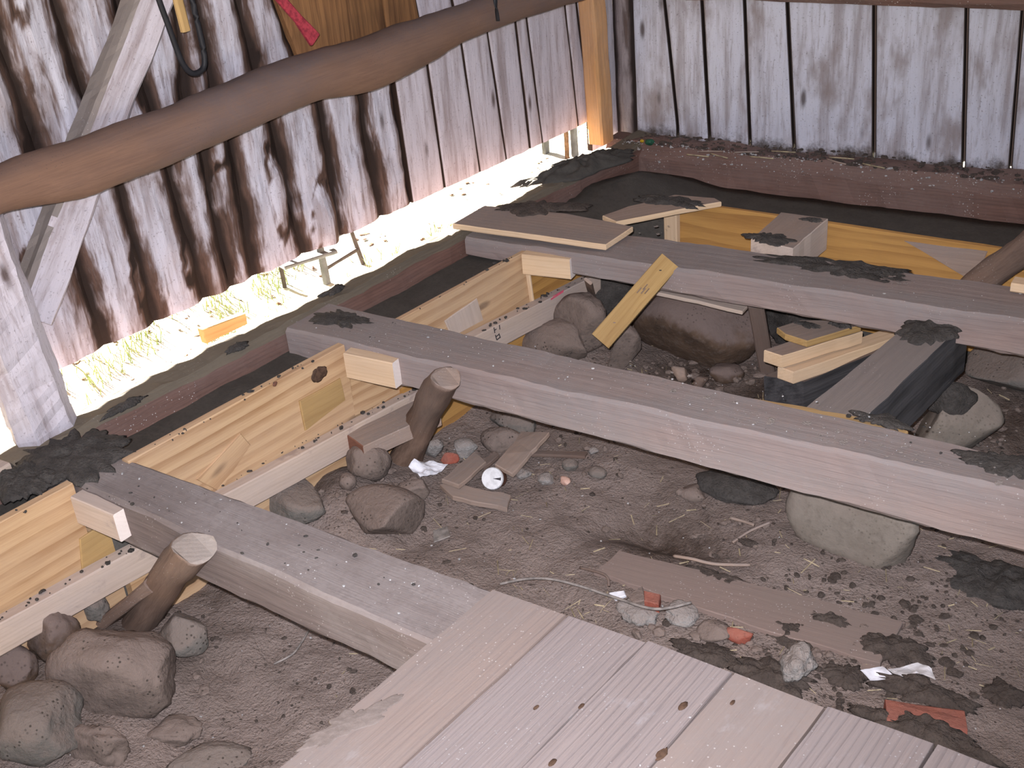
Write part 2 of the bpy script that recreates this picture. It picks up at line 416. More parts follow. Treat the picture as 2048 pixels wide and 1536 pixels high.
def frame(A, X, up):
    X = X.normalized(); up = Vector(up)
    Y = up.cross(X).normalized(); Zv = X.cross(Y)
    return Matrix(((X.x, Y.x, Zv.x, A.x), (X.y, Y.y, Zv.y, A.y), (X.z, Y.z, Zv.z, A.z), (0, 0, 0, 1)))

def prism_rings(secs, closed=True):
    """rings of equal length -> verts, faces with end caps"""
    verts = []; faces = []
    n = len(secs[0])
    for s in secs: verts += s
    for i in range(len(secs) - 1):
        for j in range(n):
            a = i * n + j; b = i * n + (j + 1) % n
            faces.append((a, b, b + n, a + n))
    if closed:
        faces.append(tuple(range(n - 1, -1, -1)))
        faces.append(tuple((len(secs) - 1) * n + j for j in range(n)))
    return verts, faces

def timber(name, A, B, w, h, mat, parent=None, up=(0, 0, 1), anchor='top', w2=None, h2=None, cham=0.005, wob=0.003,
           seg=None, seed=0.0, side=1, endmat=None, skew=None, topmat=None):
    """a sawn or hewn stick from A to B; local x is the grain. anchor top: A, B lie on the middle of the top face"""
    A = Vector(A); B = Vector(B); Ln = (B - A).length
    w2 = w if w2 is None else w2; h2 = h if h2 is None else h2
    seg = seg or max(2, int(Ln / 0.06))
    mw = frame(A, B - A, up)
    secs = []
    for i in range(seg + 1):
        f = i / seg; x = f * Ln
        ww = (w + (w2 - w) * f) / 2; hh = h + (h2 - h) * f
        z1 = 0.0 if anchor == 'top' else hh / 2
        z0 = z1 - hh
        if anchor == 'bottom': z0, z1 = 0.0, hh
        c = min(cham, ww * 0.6, hh * 0.3)
        pts = [(-ww + c, z0), (0, z0), (ww - c, z0), (ww, z0 + c), (ww, (z0 + z1) / 2), (ww, z1 - c), (ww - c, z1), (0, z1), (-ww + c, z1), (-ww, z1 - c), (-ww, (z0 + z1) / 2), (-ww, z0 + c)]
        ring = []
        for k, (y, z) in enumerate(pts):
            d = wob * n1(x * 5 + seed * 7.1, y * 9 + k * 0.4, z * 9 + seed)
            e = wob * n1(x * 5 + seed * 3.3 + 50, y * 9, z * 9 + seed + k * 0.4)
            g = wob * 0.45 * n1(x * 28 + seed, k * 1.7, 3.0)
            xx = x
            if skew and i in (0, seg): xx += skew * y * (1 if i else -1)
            ring.append((xx, y + d + g, z + e + g))
        secs.append(ring)
    v, f = prism_rings(secs)
    o = link(name, v, f, [mat, endmat] if endmat else mat, mw, parent)
    if endmat:
        o.data.polygons[len(f) - 1].material_index = 1
        o.data.polygons[len(f) - 2].material_index = 1
    if topmat:
        o.data.materials.append(M[topmat]); ti = len(o.data.materials) - 1
        r3 = mw.to_3x3()
        for p in o.data.polygons:
            if (r3 @ p.normal).z > 0.3: p.material_index = ti
    return o

def log(name, pts, mat, parent=None, n=18, wob=0.06, seed=0.0, seg=10, endmat=None, tilt=None, level=False):
    """a round pole through pts [(Vector, radius), ...]; local x along the first to last point"""
    P = [(Vector(p), r) for p, r in pts]
    A = P[0][0]; mw = frame(A, P[-1][0] - A, (0, 0, 1) if abs((P[-1][0] - A).normalized().z) < 0.95 else (1, 0, 0))
    inv = mw.inverted()
    L = [(inv @ p, r) for p, r in P]
    secs = []
    tot = (len(L) - 1) * seg
    level_off = 0.0
    for i in range(tot + 1):
        f = i / seg; k = min(int(f), len(L) - 2); t = f - k
        p0 = L[max(k - 1, 0)]; p1 = L[k]; p2 = L[k + 1]; p3 = L[min(k + 2, len(L) - 1)]
        def cr(a, b, c, d):
            return 0.5 * ((2 * b) + (c - a) * t + (2 * a - 5 * b + 4 * c - d) * t * t + (-a + 3 * b - 3 * c + d) * t ** 3)
        c = cr(p0[0], p1[0], p2[0], p3[0]); r = cr(p0[1], p1[1], p2[1], p3[1])
        ring = []
        for j in range(n):
            a = 2 * math.pi * j / n
            y = math.cos(a); z = math.sin(a)
            q = r * (1 + wob * 1.6 * n1(c.x * 6 + seed, y * 0.9, z * 0.9 + seed) + wob * 0.7 * n1(c.x * 22 + seed, y * 2.5, z * 2.5))
            xx = c.x
            if tilt and i in (0, tot): xx += tilt * r * (z + y * 0.4) * (1 if i else -1)
            if level:
                zr = mw[2]
                sh = -(zr[1] * (c.y + y * q) + zr[2] * (c.z + z * q)) / zr[0] + level_off
                xx = min(xx, L[-1][0].x + sh)
            ring.append((xx, c.y + y * q, c.z + z * q))
        secs.append(ring)
    v, f = prism_rings(secs)
    o = link(name, v, f, [mat, endmat or mat], mw, parent, smooth=True)
    for k in (-1, -2):
        pl = o.data.polygons[len(f) + k]; pl.material_index = 1; pl.use_smooth = False
    return o

def slab(name, pts, t, mat, parent=None, axis=0, wob=0.003, seed=0.0, sub=0.05, edgemat=None, facing=(0, 0, 1)):
    """a flat board whose top outline is pts (world); thickness t downwards. local x along edge number axis"""
    P = [Vector(p) for p in pts]
    n = len(P)
    nn = Vector((0, 0, 0))
    for i in range(n):
        nn += P[i].cross(P[(i + 1) % n])
    nn.normalize()
    if nn.dot(Vector(facing)) < 0:
        P.reverse(); nn = -nn; axis = (n - 2 - axis) % n
    X = (P[(axis + 1) % n] - P[axis])
    X = (X - nn * X.dot(nn))
    mw = frame(P[0], X, nn); inv = mw.inverted()
    L = [inv @ p for p in P]
    out = []
    for i in range(n):
        a, b = L[i], L[(i + 1) % n]
        k = max(1, int((b - a).length / sub))
        for j in range(k):
            p = a.lerp(b, j / k)
            jit = wob if j else wob * 0.4
            out.append(Vector((p.x + jit * n1(p.x * 31 + seed, p.y * 31, 1.5), p.y + jit * n1(p.x * 31, p.y * 31 + seed, 7.5), p.z)))
    cen = sum(out, Vector()) / len(out)
    m = len(out); c = min(0.003, t * 0.25)
    def ins(p, d):
        q = cen - p
        return p + q.normalized() * d if q.length > d else p
    top = [ins(p, c) for p in out]
    rings = [[(p.x, p.y, p.z) for p in top], [(p.x, p.y, p.z - c) for p in out], [(p.x, p.y, p.z - t + c) for p in out], [(q.x, q.y, q.z - t) for q in top]]
    verts = [v for r in rings for v in r]
    faces = [tuple(range(m)), tuple(range(4 * m - 1, 3 * m - 1, -1))]
    for k in range(3):
        for j in range(m):
            a = k * m + j; b = k * m + (j + 1) % m
            faces.append((a, a + m, b + m, b))
    o = link(name, verts, faces, [mat, edgemat or mat], mw, parent)
    if edgemat:
        for p in o.data.polygons:
            if p.index >= 2: p.material_index = 1
    return o

def ico(sub):
    bm = bmesh.new(); bmesh.ops.create_icosphere(bm, subdivisions=sub, radius=1.0)
    v = [x.co.copy() for x in bm.verts]; f = [tuple(q.index for q in x.verts) for x in bm.faces]
    bm.free(); return v, f
ICO = {k: ico(k) for k in (1, 2, 3, 4)}

def stone_mesh(dims, seed, facets=5, rough=0.10, sub=4):
    rd = random.Random(seed)
    V, Fc = ICO[sub]
    pl = []
    for _ in range(facets):
        n = Vector((rd.gauss(0, 1), rd.gauss(0, 1), rd.gauss(0, 0.8))).normalized()
        pl.append((n, rd.uniform(0.42, 0.80) if facets > 5 else rd.uniform(0.58, 0.88)))
    out = []
    for v in V:
        p = v.copy()
        for n, d in pl:
            k = p.dot(n) - d
            if k > 0: p -= n * k * 0.92
        q = p + Vector((seed * 1.7, seed * 0.3, seed * 2.9))
        p *= 1 + rough * fb(q * 1.6, 4) + rough * 0.25 * fb(q * 7, 3)
        out.append((p.x * dims[0] / 2, p.y * dims[1] / 2, p.z * dims[2] / 2))
    return out, Fc
def stone(name, c, dims, mat, label, cat='stone', seed=1, rot=(0, 0, 0), facets=5, rough=0.1, sub=4, group=None, parent=None):
    v, f = stone_mesh(dims, seed, facets, rough, sub)
    mw = Matrix.Translation(c) @ Matrix.Rotation(rot[2], 4, 'Z') @ Matrix.Rotation(rot[1], 4, 'Y') @ Matrix.Rotation(rot[0], 4, 'X')
    o = link(name, v, f, mat, mw, parent, smooth=True)
    if label: tag(o, label, cat, group)
    return o

def splat(name, c, ax, ay, h, mat, label, rotz=0, seed=1, normal=(0, 0, 1), X=None, cat='mortar', rag=0.55, parent=None, nr=14, na=72, group=None):
    """a ragged lump of mortar lying on a surface"""
    verts = [(0, 0, h * 0.8)]; faces = []
    for i in range(1, nr + 1):
        r = i / nr
        for j in range(na):
            a = 2 * math.pi * j / na
            cx, sy = math.cos(a), math.sin(a)
            rr = 1 + rag * n1(cx * 1.6 + seed, sy * 1.6, seed * 2.1) + rag * 0.6 * n1(cx * 5 + seed, sy * 5, seed) + rag * 0.3 * n1(cx * 13, sy * 13 + seed, seed)
            rr += rag * 0.22 * n1(cx * 31 + seed, sy * 31, seed)
            rr = max(0.25, rr)
            x = cx * r * rr * ax; y = sy * r * rr * ay
            z = h * (1 - r ** 3) * (0.75 + 0.6 * fb((x * 22 + seed, y * 22, seed), 4)) - (0.003 if i == nr else 0)
            verts.append((x, y, z))
    for j in range(na):
        faces.append((0, 1 + j, 1 + (j + 1) % na))
    for i in range(nr - 1):
        for j in range(na):
            a = 1 + i * na + j; b = 1 + i * na + (j + 1) % na
            faces.append((a, a + na, b + na, b))
    faces.append(tuple(1 + (nr - 1) * na + j for j in range(na - 1, -1, -1)))
    N = Vector(normal).normalized()
    Xv = Vector(X) if X else Vector((math.cos(rotz), math.sin(rotz), 0))
    Xv = (Xv - N * Xv.dot(N)).normalized(); Yv = N.cross(Xv)
    mw = Matrix(((Xv.x, Yv.x, N.x, c[0]), (Xv.y, Yv.y, N.y, c[1]), (Xv.z, Yv.z, N.z, c[2]), (0, 0, 0, 1)))
    o = link(name, verts, faces, mat, mw, parent, smooth=True)
    if label: tag(o, label, cat, group)
    return o

def tube(name, pts, r, mat, parent=None, n=8, r2=None, label=None, cat=None, flat=1.0, seg=6):
    P = [Vector(p) for p in pts]
    Q = []
    for k in range(len(P) - 1):
        p0, p1, p2, p3 = P[max(k - 1, 0)], P[k], P[k + 1], P[min(k + 2, len(P) - 1)]
        for i in range(seg):
            t = i / seg
            Q.append(0.5 * ((2 * p1) + (p2 - p0) * t + (2 * p0 - 5 * p1 + 4 * p2 - p3) * t * t + (-p0 + 3 * p1 - 3 * p2 + p3) * t ** 3))
    Q.append(P[-1])
    o0 = P[0]; secs = []
    for i, q in enumerate(Q):
        d = (Q[min(i + 1, len(Q) - 1)] - Q[max(i - 1, 0)]).normalized()
        s = d.cross(Vector((0, 0, 1)))
        if s.length < 0.05: s = d.cross(Vector((1, 0, 0)))
        s.normalize(); u = s.cross(d)
        rr = r if r2 is None else r + (r2 - r) * i / (len(Q) - 1)
        secs.append([tuple(q - o0 + s * math.cos(2 * math.pi * j / n) * rr + u * math.sin(2 * math.pi * j / n) * rr * flat) for j in range(n)])
    v, f = prism_rings(secs)
    o = link(name, v, f, mat, Matrix.Translation(o0), parent, smooth=True)
    if label: tag(o, label, cat)
    return o

# ================================================================== setting
# ------------------------------------------------------------------ ground (bare soil in the pit)
HOLE = Z(1320, 1085, -0.5)
MOUNDS = [(Z(650, 1000, -0.45), 0.22, 0.10), (Z(760, 960, -0.45), 0.2, 0.05), (Z(1150, 670, -0.4), 0.22, 0.12),
          (Z(60, 1330, -0.42), 0.3, 0.07), (Z(1650, 1330, -0.48), 0.4, 0.03), (Z(2000, 780, -0.45), 0.25, 0.05)]
BDA = Z(1230, 1130, -0.48); BDD = (Z(1770, 1275, -0.48) - BDA); BDD.z = 0; BDA.z = 0
def soil(x, y):
    z = -0.5 + 0.035 * fb((x * 1.7, y * 1.7, 4.2), 4) + 0.012 * fb((x * 11, y * 11, 1.2), 4)
    d = math.hypot((x - HOLE.x) / 0.24, (y - HOLE.y) / 0.17)
    z -= 0.085 * math.exp(-d * d * 1.3)
    for c, r, h in MOUNDS:
        d = math.hypot(x - c.x, y - c.y) / r
        z += h * math.exp(-d * d)
    # trodden flat where the long board lies
    t = max(0.0, min(1.0, ((x - BDA.x) * BDD.x + (y - BDA.y) * BDD.y) / BDD.length_squared))
    q = math.hypot(x - BDA.x - BDD.x * t, y - BDA.y - BDD.y * t)
    w = 1 - sstep(0.10, 0.24, q)
    return z * (1 - w) + w * (-0.492 + 0.006 * fb((x * 9, y * 9, 1.2), 4))
def soil_at(u, v, dz=0.0):
    p = Z(u, v, -0.48 + dz)
    for _ in range(4):
        p = Z(u, v, soil(p.x, p.y) + dz)
    return p
DAMP = [(Z(1330, 1085, -0.5), 0.20, 1.0), (Z(1290, 1050, -0.5), 0.12, 0.6), (Z(330, 1180, -0.5), 0.10, 0.8), (Z(160, 1300, -0.5), 0.22, 0.7),
        (Z(1400, 740, -0.5), 0.20, 0.95), (Z(1550, 790, -0.5), 0.25, 0.95), (Z(2020, 850, -0.5), 0.25, 0.8), (Z(650, 1020, -0.5), 0.10, 0.7), (Z(430, 1190, -0.5), 0.08, 0.5),
        (Z(700, 965, -0.48), 0.13, 0.7), (Z(360, 1330, -0.5), 0.10, 0.5)]
def build_ground():
    x0, x1, y0, y1 = -2.66, 2.2, -0.9, 3.98
    st = 0.02
    nx = int((x1 - x0) / st); ny = int((y1 - y0) / st)
    V = []; D = []
    for j in range(ny + 1):
        for i in range(nx + 1):
            x = x0 + i * st; y = y0 + j * st
            V.append((x, y, soil(x, y)))
            d = 0.0
            for c, r, a in DAMP:
                q = math.hypot(x - c.x, y - c.y) / r
                if q < 2: d = max(d, a * math.exp(-q * q * 1.2))
            D.append(d)
    Fc = [(j * (nx + 1) + i, j * (nx + 1) + i + 1, (j + 1) * (nx + 1) + i + 1, (j + 1) * (nx + 1) + i) for j in range(ny) for i in range(nx)]
    o = link('ground', V, Fc, 'dirt', smooth=True, attrs={'damp': D})
    o['kind'] = 'structure'
    o['label'] = 'bare dusty brown soil in the pit under the joists'
build_ground()

# ------------------------------------------------------------------ yard outside
YZ = -0.70
def build_yard():
    V = []; Fc = []
    nx, ny = 60, 90
    for j in range(ny + 1):
        for i in range(nx + 1):
            x = -3.30 - 9.0 * (i / nx) ** 1.6; y = -4 + 16.0 * j / ny
            V.append((x, y, YZ + 0.05 * fb((x * 1.3, y * 1.3, 2), 3) + 0.02 * (x + 3.3)))
    Fc = [(j * (nx + 1) + i, j * (nx + 1) + i + 1, (j + 1) * (nx + 1) + i + 1, (j + 1) * (nx + 1) + i) for j in range(ny) for i in range(nx)]
    Fc = [f[::-1] for f in Fc]
    o = link('ground', V, Fc, 'yard', smooth=True); o['kind'] = 'structure'
    o['label'] = 'sunlit yard of grass and chips outside the wall gap'
build_yard()
o = link('ground', [(-14, -14, -0.95), (14, -14, -0.95), (14, 14, -0.95), (-14, 14, -0.95)], [(0, 1, 2, 3)], 'yard'); o['kind'] = 'structure'
o['label'] = 'open yard around the barn'
def yard_z(x, y): return YZ + 0.05 * fb((x * 1.3, y * 1.3, 2), 3) + 0.02 * (x + 3.3)

# ------------------------------------------------------------------ walls
def lerp_tab(tab, z):
    if z <= tab[0][0]: return tab[0][1]
    for (a, p), (b, q) in zip(tab, tab[1:]):
        if z <= b: return p + (q - p) * (z - a) / (b - a)
    (a, p), (b, q) = tab[-2], tab[-1]
    return q + (q - p) / (b - a) * (z - b) if b > a else q

def wall_plank(parent, org, across, inward, L, Rr, z0, z1, mat, thick=0.028, waney=0.0, seed=0.0, nz=None, nu=13, name='plank', gap=0.003, ragged=0.004, lift=0.0):
    across = Vector(across).normalized(); inward = Vector(inward).normalized()
    org = Vector(org)
    mid = (lerp_tab(L, (z0 + z1) / 2) + lerp_tab(Rr, (z0 + z1) / 2)) / 2
    A = org + across * mid + Vector((0, 0, z0))
    mw = Matrix(((0, across.x, inward.x, A.x), (0, across.y, inward.y, A.y), (1, 0, 0, A.z), (0, 0, 0, 1)))
    if mw.determinant() < 0:
        mw = Matrix(((0, -across.x, inward.x, A.x), (0, -across.y, inward.y, A.y), (1, 0, 0, A.z), (0, 0, 0, 1)))
        sg = -1
    else: sg = 1
    nz = nz or max(8, int((z1 - z0) / 0.025))
    V = []; E = []; Fc = []
    for i in range(nz + 1):
        z = z0 + (z1 - z0) * i / nz
        l = lerp_tab(L, z) + gap; r = lerp_tab(Rr, z) - gap
        wl = waney * (0.55 * n1(z * 6 + seed, 1.3, seed) + 0.35 * n1(z * 19 + seed, 4.1, 2))
        wr = waney * (0.55 * n1(z * 6 + seed, 8.3, seed) + 0.35 * n1(z * 19 + seed, 9.1, 2))
        for j in range(nu + 1):
            f = j / nu
            s = l + (r - l) * f
            if not waney:
                if j == 0: s = l
                elif j == 1: s = l + 0.006
                elif j == 2: s = l + 0.014
                elif j == nu: s = r
                elif j == nu - 1: s = r - 0.006
                elif j == nu - 2: s = r - 0.014
                else: s = l + 0.014 + (r - l - 0.028) * (j - 2) / (nu - 4)
            dl = s - l; dr = r - s
            e = max(0.0, 1 - (dl + wl) / 0.060, 1 - (dr + wr) / 0.060) if waney else max(0.0, 1 - dl / 0.012, 1 - dr / 0.012)
            e = min(1.0, e)
            dep = lift
            if waney:
                el = max(0.0, 1 - (dl + wl * 0.6) / 0.055); er = max(0.0, 1 - (dr + wr * 0.6) / 0.055)
                dep -= 0.024 * (min(1, el) ** 1.5 + min(1, er) ** 1.5)
                dep += 0.010 * fb((z * 5 + seed, s * 14, 3), 3)
                kx = n1(z * 3.1 + seed * 3, s * 7 + seed, 9)
                if kx > 0.32: dep += 0.05 * (kx - 0.32); e = min(1.0, e + (0.6 if 0.36 < kx < 0.46 else 0))
            else:
                dep += 0.0025 * fb((z * 4 + seed, s * 12, 3), 2) - 0.004 * e
            zz = z - z0
            if i == 0: zz += ragged * n1(s * 18, seed, 5)
            V.append((zz, sg * (s - mid), dep)); E.append(e)
    nf = len(V)
    for i in range(nz + 1):
        z = z0 + (z1 - z0) * i / nz
        for f in (0.0, 1.0):
            s = lerp_tab(L, z) + gap if f == 0 else lerp_tab(Rr, z) - gap
            V.append((z - z0, sg * (s - mid), -thick - (0.022 if waney else 0))); E.append(1.0)
    w = nu + 1
    for i in range(nz):
        for j in range(nu):
            a = i * w + j
            q = (a, a + 1, a + w + 1, a + w)
            Fc.append(q if sg < 0 else q[::-1])
        b0 = nf + 2 * i
        for q in ((i * w, (i + 1) * w, b0 + 2, b0), (i * w + nu, b0 + 1, b0 + 3, (i + 1) * w + nu), (b0, b0 + 2, b0 + 3, b0 + 1)):
            Fc.append(q if sg < 0 else q[::-1])
    for i in (0, nz):
        q = tuple(i * w + j for j in range(w)) + (nf + 2 * i + 1, nf + 2 * i)
        Fc.append(q if (i == 0) == (sg > 0) else q[::-1])
    return link(name, V, Fc, mat, mw, parent, smooth=False, attrs={'edge': E})

WX = -3.12
wall_left = struct('wall_left')
wall_left['label'] = 'left wall of leaning whitewashed slab boards with bark edges'
SEAMS = [  # (z, y) along each joint, from the near post to the far corner
    [(0.08, 0.60), (1.0, 0.56)], [(0.08, 0.80), (1.0, 0.77)], [(0.08, 1.02), (1.0, 0.98)], [(0.08, 1.24), (1.0, 1.20)],
    [(0.08, 1.46), (0.6, 1.44), (1.0, 1.42)],
    [(0.08, 1.70), (0.72, 1.656), (1.04, 1.632)],
    [(0.09, 1.884), (0.53, 1.876), (0.80, 1.839), (1.09, 1.818)],
    [(0.09, 2.085), (0.55, 2.056), (0.75, 2.040), (1.0, 2.02)],
    [(0.09, 2.194), (0.55, 2.185), (0.74, 2.17), (1.0, 2.20)],
    [(0.09, 2.297), (0.57, 2.309), (0.72, 2.272), (1.0, 2.285)],
    [(0.09, 2.516), (0.58, 2.480), (0.74, 2.449), (0.94, 2.438)],
    [(0.09, 2.694), (0.57, 2.700), (0.746, 2.634), (0.915, 2.588)],
    [(0.09, 2.908), (0.54, 2.889), (0.74, 2.883), (1.0, 2.888)],
    [(0.09, 3.079), (0.52, 3.063), (1.0, 3.045)],
    [(0.09, 3.265), (0.586, 3.241), (0.81, 3.216)],
    [(0.09, 3.477), (0.59, 3.441), (0.75, 3.414)],
    [(0.09, 3.646), (0.60, 3.598)],
    [(0.09, 3.806), (0.58, 3.774)],
    [(0.09, 3.892), (0.60, 3.844)],
    [(0.09, 4.150), (0.58, 4.105)],
    [(0.09, 4.245), (0.58, 4.185)],
    [(0.09, 4.46), (0.58, 4.45)]]
for i in range(len(SEAMS) - 1):
    flat = i >= 13
    base = 0.082 + 0.004 * n1(i * 3.3, 1, 1) if i < 20 else -0.06
    lm = 'wash_flat' if flat else 'wash_left'
    if i == 18: lm = 'wash_flat'
    wall_plank(wall_left, (WX, 0, 0), (0, 1, 0), (1, 0, 0), SEAMS[i], SEAMS[i + 1], base, 0.70, lm, waney=0.0 if flat else 0.030, seed=i * 2.7 + 1, gap=0.0015 if flat else -0.001, lift=0.006 * n1(i * 5.1, 2, 2))
    um = lm
    if i in (11, 12, 13): um = 'bare_board'
    wall_plank(wall_left, (WX, 0, 0), (0, 1, 0), (1, 0, 0), SEAMS[i], SEAMS[i + 1], 0.703, 2.6, um, waney=0.0 if (flat or um == 'bare_board') else 0.030, seed=i * 2.7 + 31, gap=0.0015 if flat else -0.001, lift=0.006 * n1(i * 5.1, 2, 7), nz=70)
for i, s in enumerate(SEAMS[1:-1]):       # unseen strips added behind the joints to block light leaks
    a = Vector((WX - 0.061, lerp_tab(s, 0.12), 0.12)); b = Vector((WX - 0.061, lerp_tab(s, 2.58), 2.58))
    timber('leak_strip', a, b, 0.07, 0.022, 'scrap_dark', wall_left, up=(1, 0, 0), anchor='mid', seg=4, seed=i)

wall_back = struct('wall_back')
wall_back['label'] = 'back wall of upright whitewashed boards, soiled at the foot'
BA = Vector((1, 0.121, 0)).normalized()
BI = Vector((0.121, -1, 0)).normalized()
BO = Vector((-2.96, 4.434, 0)) - BA * (-2.96 / BA.x)       # so that along = x / BA.x
BS = [[(0, -3.115), (0.6, -3.12)], [(0, -3.005), (0.58, -3.01)], [(0.04, -2.800), (0.5, -2.846)], [(0, -2.648), (0.567, -2.683)], [(0, -2.462), (0.575, -2.496)], [(0, -2.266), (0.59, -2.316)],
      [(0, -1.928), (0.6, -1.966)], [(0, -1.575), (0.61, -1.622)], [(0, -1.402), (0.53, -1.424)], [(0, -1.15), (0.6, -1.18)], [(0, -0.86), (0.6, -0.89)], [(0, -0.55), (0.6, -0.57)],
      [(0, -0.30), (0.6, -0.31)], [(0, 0.0), (0.6, 0.0)], [(0, 0.32), (0.6, 0.32)], [(0, 0.60), (0.6, 0.60)], [(0, 0.92), (0.6, 0.92)]]
for i in range(len(BS) - 1):
    L = [(z, x / BA.x) for z, x in BS[i]]; Rr = [(z, x / BA.x) for z, x in BS[i + 1]]
    wall_plank(wall_back, BO, BA, BI, L, Rr, -0.03, 2.9, 'grey_board' if i == 0 else 'wash_back', seed=i * 3.1 + 70, gap=0.006 if i in (5, 6) else 0.004, nz=90, nu=10, lift=0.006 * n1(i * 2.3, 5, 5), waney=0.012 if i == 0 else 0)
for i, s in enumerate(BS[1:-1]):  # strips added behind these joints too, keeping daylight out
    a = BO + BA * (s[0][1] / BA.x) - BI * 0.0385; b = BO + BA * (lerp_tab(s, 2.8) / BA.x) - BI * 0.0385 + Vector((0, 0, 2.8))
    timber('leak_strip', a, b, 0.07, 0.022, 'scrap_dark', wall_back, up=tuple(BI), anchor='mid', seg=4, seed=i + 40)

# roof over the barn: rafters and boarding, open gable and side as the daylight shows
ceiling = link('ceiling', [(-3.7, -1.6, 2.45), (3.4, -1.6, 4.6), (3.4, 5.4, 4.6), (-3.7, 5.4, 2.45), (-3.7, -1.6, 2.50), (3.4, -1.6, 4.65), (3.4, 5.4, 4.65), (-3.7, 5.4, 2.50)],
               [(0, 1, 2, 3), (7, 6, 5, 4), (0, 4, 5, 1), (1, 5, 6, 2), (2, 6, 7, 3), (3, 7, 4, 0)], 'roof')
ceiling['kind'] = 'structure'

# ------------------------------------------------------------------ sills, joists, posts, rail
o = timber('sill_beam', (-2.932, 0.3, 0.005), (-2.932, 4.40, 0.005), 0.125, 0.26, 'sill', cham=0.02, wob=0.012, seed=3, seg=90, topmat='sill_moss')
tag(o, 'long reddish brown sill timber lying under the left wall', 'beam')
SBa = Vector((-3.05, 4.285, 0)); SBb = Vector((1.0, 4.285 + 4.05 * 0.130, 0.0))
o = timber('sill_beam', SBa + Vector((0, 0.03, 0.0)), SBb + Vector((0, 0.03, 0)), 0.20, 0.30, 'sill', cham=0.045, wob=0.018, seed=8, seg=90)
tag(o, 'reddish brown sill timber under the back wall, speckled with white crumbs', 'beam')

def joist(a_back, a_front, b_back, b_front, ha, hb, label, seed, xend, mat='joist'):
    A = (Vector(a_back) + Vector(a_front)) / 2; B = (Vector(b_back) + Vector(b_front)) / 2
    wa = (Vector(a_back) - Vector(a_front)).length; wb = (Vector(b_back) - Vector(b_front)).length
    k = (xend - A.x) / (B.x - A.x)
    E = A + (B - A) * k
    o = timber('floor_joist', A, E, wa * 0.99, ha, mat, cham=0.010, wob=0.0055, seed=seed, seg=110, w2=wa + (wb - wa) * k, h2=ha + (hb - ha) * k)
    tag(o, label, 'joist')
    return o
joist((-2.87, 1.385, 0), (-2.87, 1.245, 0), (-1.44, 1.52, 0.0), (-1.43, 1.31, 0.0), 0.145, 0.135, 'grey dusty floor joist carrying the floorboards, nearest the camera', 2, 1.2, 'joist_grey')
joist((-2.87, 2.397, 0), (-2.87, 2.172, 0), Z(2048, 915, 0.05), Z(2048, 985, 0.05), 0.10, 0.165, 'long grey floor joist crossing the middle of the pit', 5, 1.3)
joist((-2.87, 3.29, 0), (-2.87, 3.06, 0), Z(2048, 575, 0.03), Z(2048, 640, 0.03), 0.075, 0.12, 'grey floor joist smeared with mortar, farthest from the camera', 9, 1.3)

post = timber('corner_post', (-3.055, 4.225, 0.0), (-3.085, 4.15, 2.5), 0.095, 0.085, 'post', up=(1, 0, 0.02), anchor='mid', cham=0.01, wob=0.006, seed=4, seg=60)
tag(post, 'corner post where the two walls meet, orange bounce light in its colour', 'post')
o = timber('corner_post', (-2.965, 1.365, 0.0), (-2.975, 1.325, 0.635), 0.185, 0.12, 'wash_flat', up=(1, 0, 0), anchor='mid', cham=0.035, wob=0.022, seed=6, seg=24)
o.name = 'wall_post'
tag(o, 'stout whitewashed post under the log rail at the left edge', 'post')

# the round log rail
rail_pts = []
for (ut, vt), (ub, vb) in (((-120, 372), (-110, 475)), ((0, 326), (10, 430)), ((150, 272), (165, 395)), ((300, 222), (320, 338)), ((460, 160), (460, 275)), ((620, 100), (610, 212)), ((720, 75), (745, 182)), ((820, 38), (800, 155)), ((900, 14), (905, 96)), ((1000, -20), (1040, 40))):
    a = XP(ut, vt, -2.955); b = XP(ub, vb, -2.955)
    c = (a + b) / 2
    rail_pts.append((Vector((-2.955, c.y, c.z)), abs(a.z - b.z) / 2 * 0.94))
lp, lr = rail_pts[-1]
rail_pts.append((Vector((-2.985, 4.16, 0.715)), 0.065))
o = log('log_rail', rail_pts, 'rail', n=24, wob=0.05, seed=3.1, seg=12)
tag(o, 'thick round log rail running along the left wall', 'rail')

# the diagonal brace behind the rail
a1, a2 = XP(297, 0, -3.03), XP(352, 0, -3.03)
b1, b2 = XP(65, 575, -3.03), XP(100, 660, -3.03)
wv = 0.105
o = timber('diagonal_brace', XP(72, 640, -3.028), XP(360, -120, -3.028), 0.118, 0.085, 'wash_flat', up=(1, 0, 0), anchor='top', cham=0.010, wob=0.010, seed=12, seg=40, topmat='grey_wood')
tag(o, 'whitewashed diagonal brace passing behind the log rail', 'brace')

o = timber('wall_girt', BO + BA * (-2.98 / BA.x) + BI * 0.0 + Vector((0, 0, 0.715)), BO + BA * 1.0 + BI * 0.0 + Vector((0, 0, 0.755)), 0.20, 0.11, 'sill', cham=0.02, wob=0.010, seed=15, seg=60)
tag(o, 'dark horizontal girt across the top of the back wall boards', 'beam')

